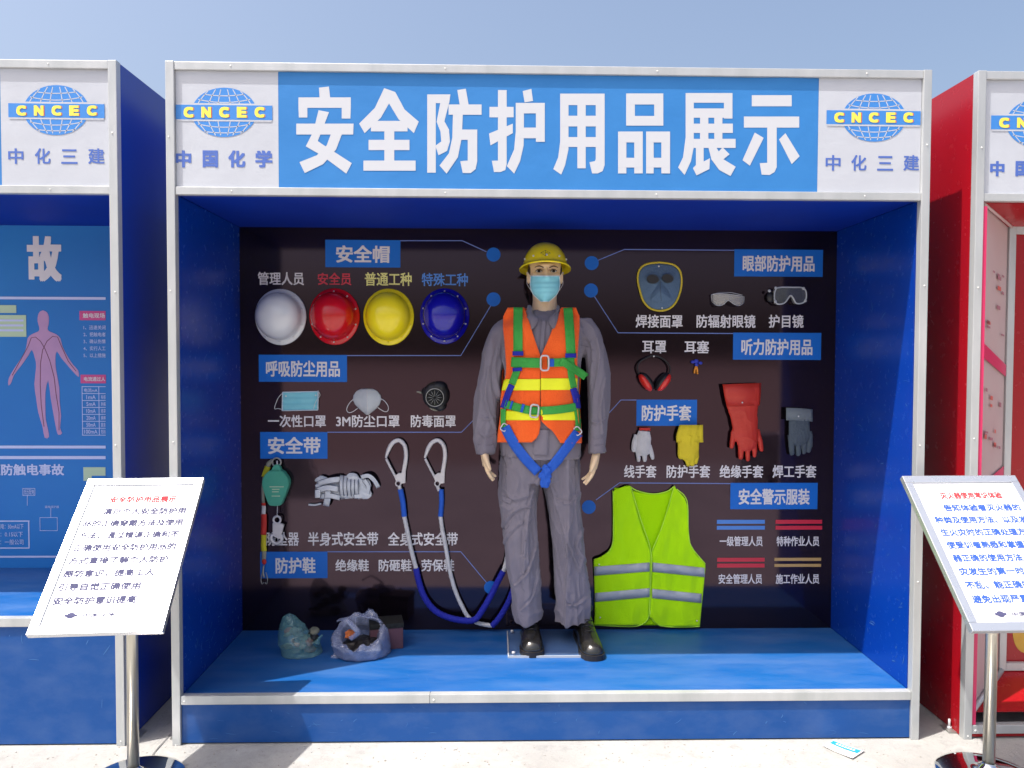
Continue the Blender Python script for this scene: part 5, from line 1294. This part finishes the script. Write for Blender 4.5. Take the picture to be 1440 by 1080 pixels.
obj('cuff', grid_mesh([[PY(l+(r-l)*u/14, y-2*u/14, YH-.034-.020*math.sin(math.pi*u/14)) for u in range(15)] for y, l, r in ((540.5, 1016, 1070.5), (556, 1018.5, 1070), (572, 1022, 1068.5))], True, thick=.0025), 'rubber', t)
nail(1044, 566, YH-.058, t)
t = glove('welder_glove', 'dark blue grey leather welding glove with pale square cuff, rightmost glove', (1124, 610),
    [([(1124, 588), (1124, 602), (1124, 612)], [15.5, 15.5, 15.5], .018), ([(1137.5, 606), (1139, 622), (1137, 634)], [4.8, 4.2, 3.4], .012), ([(1112.5, 612), (1113, 628), (1114, 637)], [4.8, 4.3, 3.7], .013),
     ([(1121.5, 610), (1122.3, 628), (1122.6, 638)], [4.5, 4.2, 3.6], .013), ([(1130, 610), (1130.8, 626), (1130.5, 636)], [4.3, 4, 3.4], .012)], 'wgl', .015)
obj('cuff', grid_mesh([[PY(1105.5+37.5*u/12, y+2.2*(u/12)**2, YH-.034-.012*math.sin(math.pi*u/12)) for u in range(13)] for y in (573.5, 582, 591)], True, thick=.003), 'denim_t', t)
nail(1123, 585.5, YH-.050, t)

# lime vest -------------------------------------------------------------------------
t = thing('safety_vest', 'fluorescent lime mesh safety vest with two grey reflective bands, hung on the panel', 'safety vest', PY(913, 780, YH))
outer_l = [(688, 862, 0), (696, 862, 0), (715, 862.5, 0), (745, 863, 0), (765, 861.5, 0), (776, 855, 0), (783, 845, 0), (787, 834.5, 0), (800, 835, 0), (830, 836, 0), (860, 836.5, 0), (879, 835.5, 0)]
outer_r = [(688, 951, 0), (700, 963, 0), (715, 967.5, 0), (745, 968, 0), (765, 971, 0), (780, 979, 0), (793, 992, 0), (800, 992, 0), (830, 989, 0), (860, 986, 0), (881, 984, 0)]
neck_l = [(683, 886, 0), (710, 893, 0), (740, 901, 0), (776, 914.5, 0)]
neck_r = [(683, 948, 0), (710, 942, 0), (740, 931, 0), (776, 916.5, 0)]
def vest_sheet(name, fl, fr, y0, y1, off, m, seed, nu=26, step=3.0, curve=None, thick=.0018, amp=.016):
    n = max(2, int((y1-y0)/step)); rows = []
    for i in range(n+1):
        row = []
        for j in range(nu+1):
            py = y0+(y1-y0)*i/n; a, b = fl(py), fr(py); x = a+(b-a)*j/nu
            yy = py+(curve(x, py) if curve else 0)
            p = Vector((x*.03, yy*.012, seed))
            d = amp*(noise.noise(p*1.3)+.5*noise.noise(p*3))
            row.append(PY(x, yy, YH-off-d-.006*min(1, max(0, (yy-690)/200))))
        rows.append(row)
    return obj(name, grid_mesh(rows, True, thick=thick), m, t)
tl = lambda tab: (lambda y: lerp_tab(tab, y)[0])
cx_ = lambda y: 915.6+(y-776)*-.03 if y > 776 else 915.6
vest_sheet('back_piece', lambda y: tl(outer_l)(y)+2, lambda y: tl(outer_r)(y)-2, 686, 879, .004, 'lime_d', 2.2, amp=.004, curve=lambda x, y: max(0, (8-8*min(1, abs((x-916)/34))**2))*max(0, 1-(y-686)/60))
fl_ = tl(outer_l); fr_ = tl(outer_r)
def lshape(y):
    return min(tl(neck_l)(y) if y < 776 else cx_(y), 9999)
def rshape(y):
    return tl(neck_r)(y) if y < 776 else cx_(y)+1.0
def bottom_round(xc, s):
    def f(x, y):
        if y < 858: return 0
        k = max(0, 1-abs(x-xc)/16); return -14*k*k*((y-858)/22)
    return f
vest_sheet('front_piece', lambda y: fl_(y)+(0 if y > 690 else (690-y)*2.6), lshape, 683, 879.5, .016, 'lime', 5.1, curve=bottom_round(915, -1))
vest_sheet('front_piece', rshape, lambda y: fr_(y)-(0 if y > 690 else (690-y)*.3), 683, 881, .016, 'lime', 9.4, curve=bottom_round(915, 1))
def bandrow(xa, xb, y0a, y0b, h_, side):
    rows = []
    for v in range(3):
        row = []
        for j in range(17):
            u = j/16; x = xa+(xb-xa)*u; y = y0a+(y0b-y0a)*u+h_*v/2
            p = Vector((x*.03, y*.012, side)); d = .016*(noise.noise(p*1.3)+.5*noise.noise(p*3))
            row.append(PY(x, y, YH-.0205-d-.006*min(1, max(0, (y-690)/200))))
        rows.append(row)
    obj('reflective_band', grid_mesh(rows, True, thick=.0012), 'silver', t)
bandrow(835.5, 913.5, 797, 791, 12.5, 5.1); bandrow(836.5, 913.5, 834, 827, 12.5, 5.1); bandrow(917.5, 991, 791, 798.5, 13, 9.4); bandrow(917, 986.5, 828, 835, 13, 9.4)
tube('zip_edging', smooth_path([PY(887, 684, YH-.022), PY(901, 730, YH-.024), PY(915, 776, YH-.026), PY(914.5, 820, YH-.028), PY(913, 862, YH-.028)], 5), .0022, 'ytrim_lime', t, 6) if 'ytrim_lime' in MT else None
MT['lime_e'] = mat('pale_lime_binding', (.52, .90, .06), .7)
tube('zip_edging', smooth_path([PY(887, 684, YH-.020), PY(901, 730, YH-.024), PY(915.5, 776, YH-.026), PY(914.8, 820, YH-.028), PY(913, 868, YH-.028)], 5), .0024, 'lime_e', t, 6)
tube('zip_edging', smooth_path([PY(948, 684, YH-.020), PY(932, 738, YH-.024), PY(917, 774, YH-.026)], 5), .0024, 'lime_e', t, 6)
tube('hem_edging', smooth_path([PY(862, 690, YH-.02), PY(862.5, 740, YH-.02), PY(861, 766, YH-.022), PY(852, 780, YH-.022), PY(835, 787, YH-.02)], 5), .0024, 'lime_e', t, 6)
tube('hem_edging', smooth_path([PY(952, 688, YH-.02), PY(966, 704, YH-.02), PY(968, 745, YH-.02), PY(972, 768, YH-.022), PY(992, 793, YH-.02)], 5), .0024, 'lime_e', t, 6)
tube('neck_edging', smooth_path([PY(886, 684, YH-.018), PY(896, 690, YH-.010), PY(918, 694.5, YH-.008), PY(938, 691, YH-.010), PY(948, 684, YH-.018)], 5), .0028, 'lime_e', t, 6)
tube('hem_edging', smooth_path([PY(836, 879, YH-.020), PY(875, 881, YH-.022), PY(898, 880, YH-.024), PY(910, 872, YH-.026), PY(914, 858, YH-.028)], 5), .0022, 'lime_e', t, 6)
tube('hem_edging', smooth_path([PY(914, 858, YH-.028), PY(918, 872, YH-.026), PY(930, 880, YH-.024), PY(955, 882, YH-.022), PY(984, 881, YH-.020)], 5), .0022, 'lime_e', t, 6)
for a, b in ((842.5, 794), (844, 868.5), (980, 873)): nail(a, b, YH-.03, t)

# ================================================================== BAGS AND BOX ON THE PLATFORM
def crumple(amp, s, seed):
    return lambda co, n: amp*((1-abs(noise.noise(co*s+Vector((seed, 0, 0))))*2.4)+.5*(1-abs(noise.noise(co*s*2.3+Vector((0, seed, 0))))*2.4)-.6)
def bag_loft(bm, rows_px, Yc, n=28):
    rings = []
    for py, xl, xr, hd, dy in rows_px:
        a, b = PY(xl, py, Yc+dy), PY(xr, py, Yc+dy); c = (a+b)/2; rx = (b.x-a.x)/2
        rings.append([bm.verts.new((c.x+rx*math.cos(t_), c.y+hd*math.sin(t_), c.z)) for t_ in [2*math.pi*k/n for k in range(n)]])
    for A, B in zip(rings, rings[1:]):
        for j in range(n): bm.faces.new((A[j], A[(j+1) % n], B[(j+1) % n], B[j]))
    return rings
t = thing('plastic_bag', 'tied thin teal plastic bag full of scraps, left one on the platform', 'plastic bag', PZ(422, 925, ZS))
g1 = PZ(424, 928, ZS); Yb = g1.y+.085
bm = bmesh.new(); rg = bag_loft(bm, [(864, 403, 407, .006, 0), (868, 399, 414, .02, 0), (878, 395, 426, .045, 0), (890, 393, 437, .065, 0), (902, 392.5, 447, .08, 0), (914, 395, 453, .085, 0), (922, 399, 452, .08, 0), (927.5, 406, 444, .06, 0)], Yb)
bm.faces.new(rg[0][::-1]); bm.faces.new(rg[-1])
tube_bm(bm, [PY(446, 905, Yb-.03), PY(450, 898, Yb-.03), PY(454.5, 891.5, Yb-.03)], [.020, .012, .004], 8)
bagm = remesh(bm, .0038, 1, crumple(.0070, 15, 3))
zmin = min(v.co.z for v in bagm.vertices)
for v in bagm.vertices: v.co.z = max(v.co.z, ZS+.002)
obj('film', bagm, 'bag1', t)
for k in range(22):
    bm = bmesh.new(); c = PY(random.uniform(402, 443), random.uniform(886, 918), Yb+random.uniform(-.03, .03)); ball_bm(bm, c, random.uniform(.016, .030), random.uniform(.012, .022), random.uniform(.010, .022), 10)
    for v in bm.verts: v.co += Vector((noise.noise(v.co*60), noise.noise(v.co*50), noise.noise(v.co*55+Vector((3, 0, 0)))))*.007
    obj('scrap', bm_mesh(bm), random.choice(('rubbish', 'rubbish', 'rubbish', 'wgl', 'rubbish_r', 'black')), t)
t = thing('plastic_bag', 'open milky plastic bag with dark and orange contents, middle of the platform left', 'plastic bag', PZ(505, 926, ZS))
g2 = PZ(505, 930, ZS); Yb = g2.y+.10
bm = bmesh.new(); n = 40; rings = []
def bring(py, xl, xr, hd, dy, tilt_=0, rough_=0):
    a, b = PY(xl, py, Yb+dy), PY(xr, py, Yb+dy); c = (a+b)/2; rx = (b.x-a.x)/2; r_ = []
    for k in range(n):
        t_ = 2*math.pi*k/n; r_.append(bm.verts.new((c.x+rx*math.cos(t_), c.y+hd*math.sin(t_), c.z+tilt_*math.sin(t_)+rough_*noise.noise(Vector((math.cos(t_)*2, math.sin(t_)*2, py))))))
    rings.append(r_)
bring(929, 488, 538, .07, 0); bring(926, 480, 546, .095, 0); bring(916, 471, 549, .115, 0); bring(904, 468, 548, .12, 0); bring(899, 466, 547, .12, 0, .008); bring(892, 468, 546, .12, 0, .035, .02); bring(886, 474, 541, .112, 0, .050, .03)
bring(889, 481, 534, .094, 0, .045, .02); bring(898, 483, 531, .09, 0, .03)
for A, B in zip(rings, rings[1:]):
    for j in range(n): bm.faces.new((A[j], A[(j+1) % n], B[(j+1) % n], B[j]))
bm.faces.new(rings[0][::-1])
for v in bm.verts: v.co += Vector((noise.noise(v.co*26), noise.noise(v.co*24+Vector((4, 0, 0))), noise.noise(v.co*28)))*.010
bmesh.ops.subdivide_edges(bm, edges=list(bm.edges), cuts=2, use_grid_fill=True)
for v in bm.verts:
    v.co += Vector((noise.noise(v.co*55), noise.noise(v.co*52+Vector((4, 0, 0))), noise.noise(v.co*58)))*.0032; v.co.z = max(v.co.z, ZS+.002)
thicken(bm, .0008)
obj('film', bm_mesh(bm, True), 'bag2', t)
# handles of the bag
tube('bag_handle', smooth_path([PY(476, 872, Yb-.02), PY(486, 871, Yb-.05), PY(497, 881, Yb-.07), PY(503, 890, Yb-.08), PY(492, 899, Yb-.09)], 5), .0045, 'bag2', t, 6, rn=.016)
tube('bag_handle', smooth_path([PY(500, 877, Yb+.05), PY(503, 867, Yb+.06), PY(515, 868, Yb+.06), PY(532, 871, Yb+.05), PY(538, 882, Yb+.03)], 5), .0060, 'bag2', t, 6, rn=.020)
bm = bmesh.new(); ball_bm(bm, PY(474, 925, Yb-.05), .032, .012, .018, 10); obj('film_corner', remesh(bm, .003, 0, crumple(.005, 40, 2)), 'bag2', t)
bm = bmesh.new(); ball_bm(bm, PY(509, 909, Yb), .092, .080, .040, 20); obj('dark_contents', remesh(bm, .005, 0, crumple(.008, 18, 5)), 'black', t)
bm = bmesh.new(); ball_bm(bm, PY(492, 893, Yb-.03), .024, .018, .022, 12); obj('orange_contents', remesh(bm, .003, 0, crumple(.005, 40, 7)), 'orangebit', t)
# card box
t = thing('carton', 'maroon card box with dark speckled top pushed behind the open bag', 'box', PZ(552, 920, ZS))
p0 = PZ(567, 912, ZS)
bm = bmesh.new(); box_bm(bm, -.150, 0, 0, .11, ZS+.001, ZS+.098, .002)
rb_ = Matrix.Rotation(R(12), 4, 'Z'); 
for v in bm.verts: v.co = (rb_ @ v.co)+Vector((p0.x, p0.y, 0))
obj('box_body', bm_mesh(bm), 'maroon', t)
bm = bmesh.new(); box_bm(bm, -.153, .003, -.003, .113, ZS+.099, ZS+.122, .002)
for v in bm.verts: v.co = (rb_ @ v.co)+Vector((p0.x, p0.y, 0))
obj('lid', bm_mesh(bm), 'blackgrain', t)

# card on the ground
t = thing('leaflet', 'white leaflet with blue print lying on the concrete before the booth', 'leaflet', PZ(1186, 1054, 0))
q = [PZ(1172, 1041.5, .003), PZ(1216, 1057, .003), PZ(1199, 1068, .003), PZ(1157, 1049.5, .003)]
def leaf(u, v, z): a = q[0].lerp(q[1], u); b = q[3].lerp(q[2], u); p = a.lerp(b, v); return Vector((p.x, p.y, z+.010*(abs(u-.45)**1.5)))
obj('paper', grid_mesh([[leaf(u/10, v/4, .004) for u in range(11)] for v in range(5)], True, thick=.0006), 'card_w', t)
obj('printed_block', grid_mesh([[leaf(.05+.9*u/10, .14+.36*v/3, .0058) for u in range(11)] for v in range(4)], True), 'card_b', t)
for k in range(7): obj('printed_mark', grid_mesh([[leaf(.2+.09*k+.06*u, .24+.13*v, .0064) for u in range(2)] for v in range(2)], True), 'card_w', t)
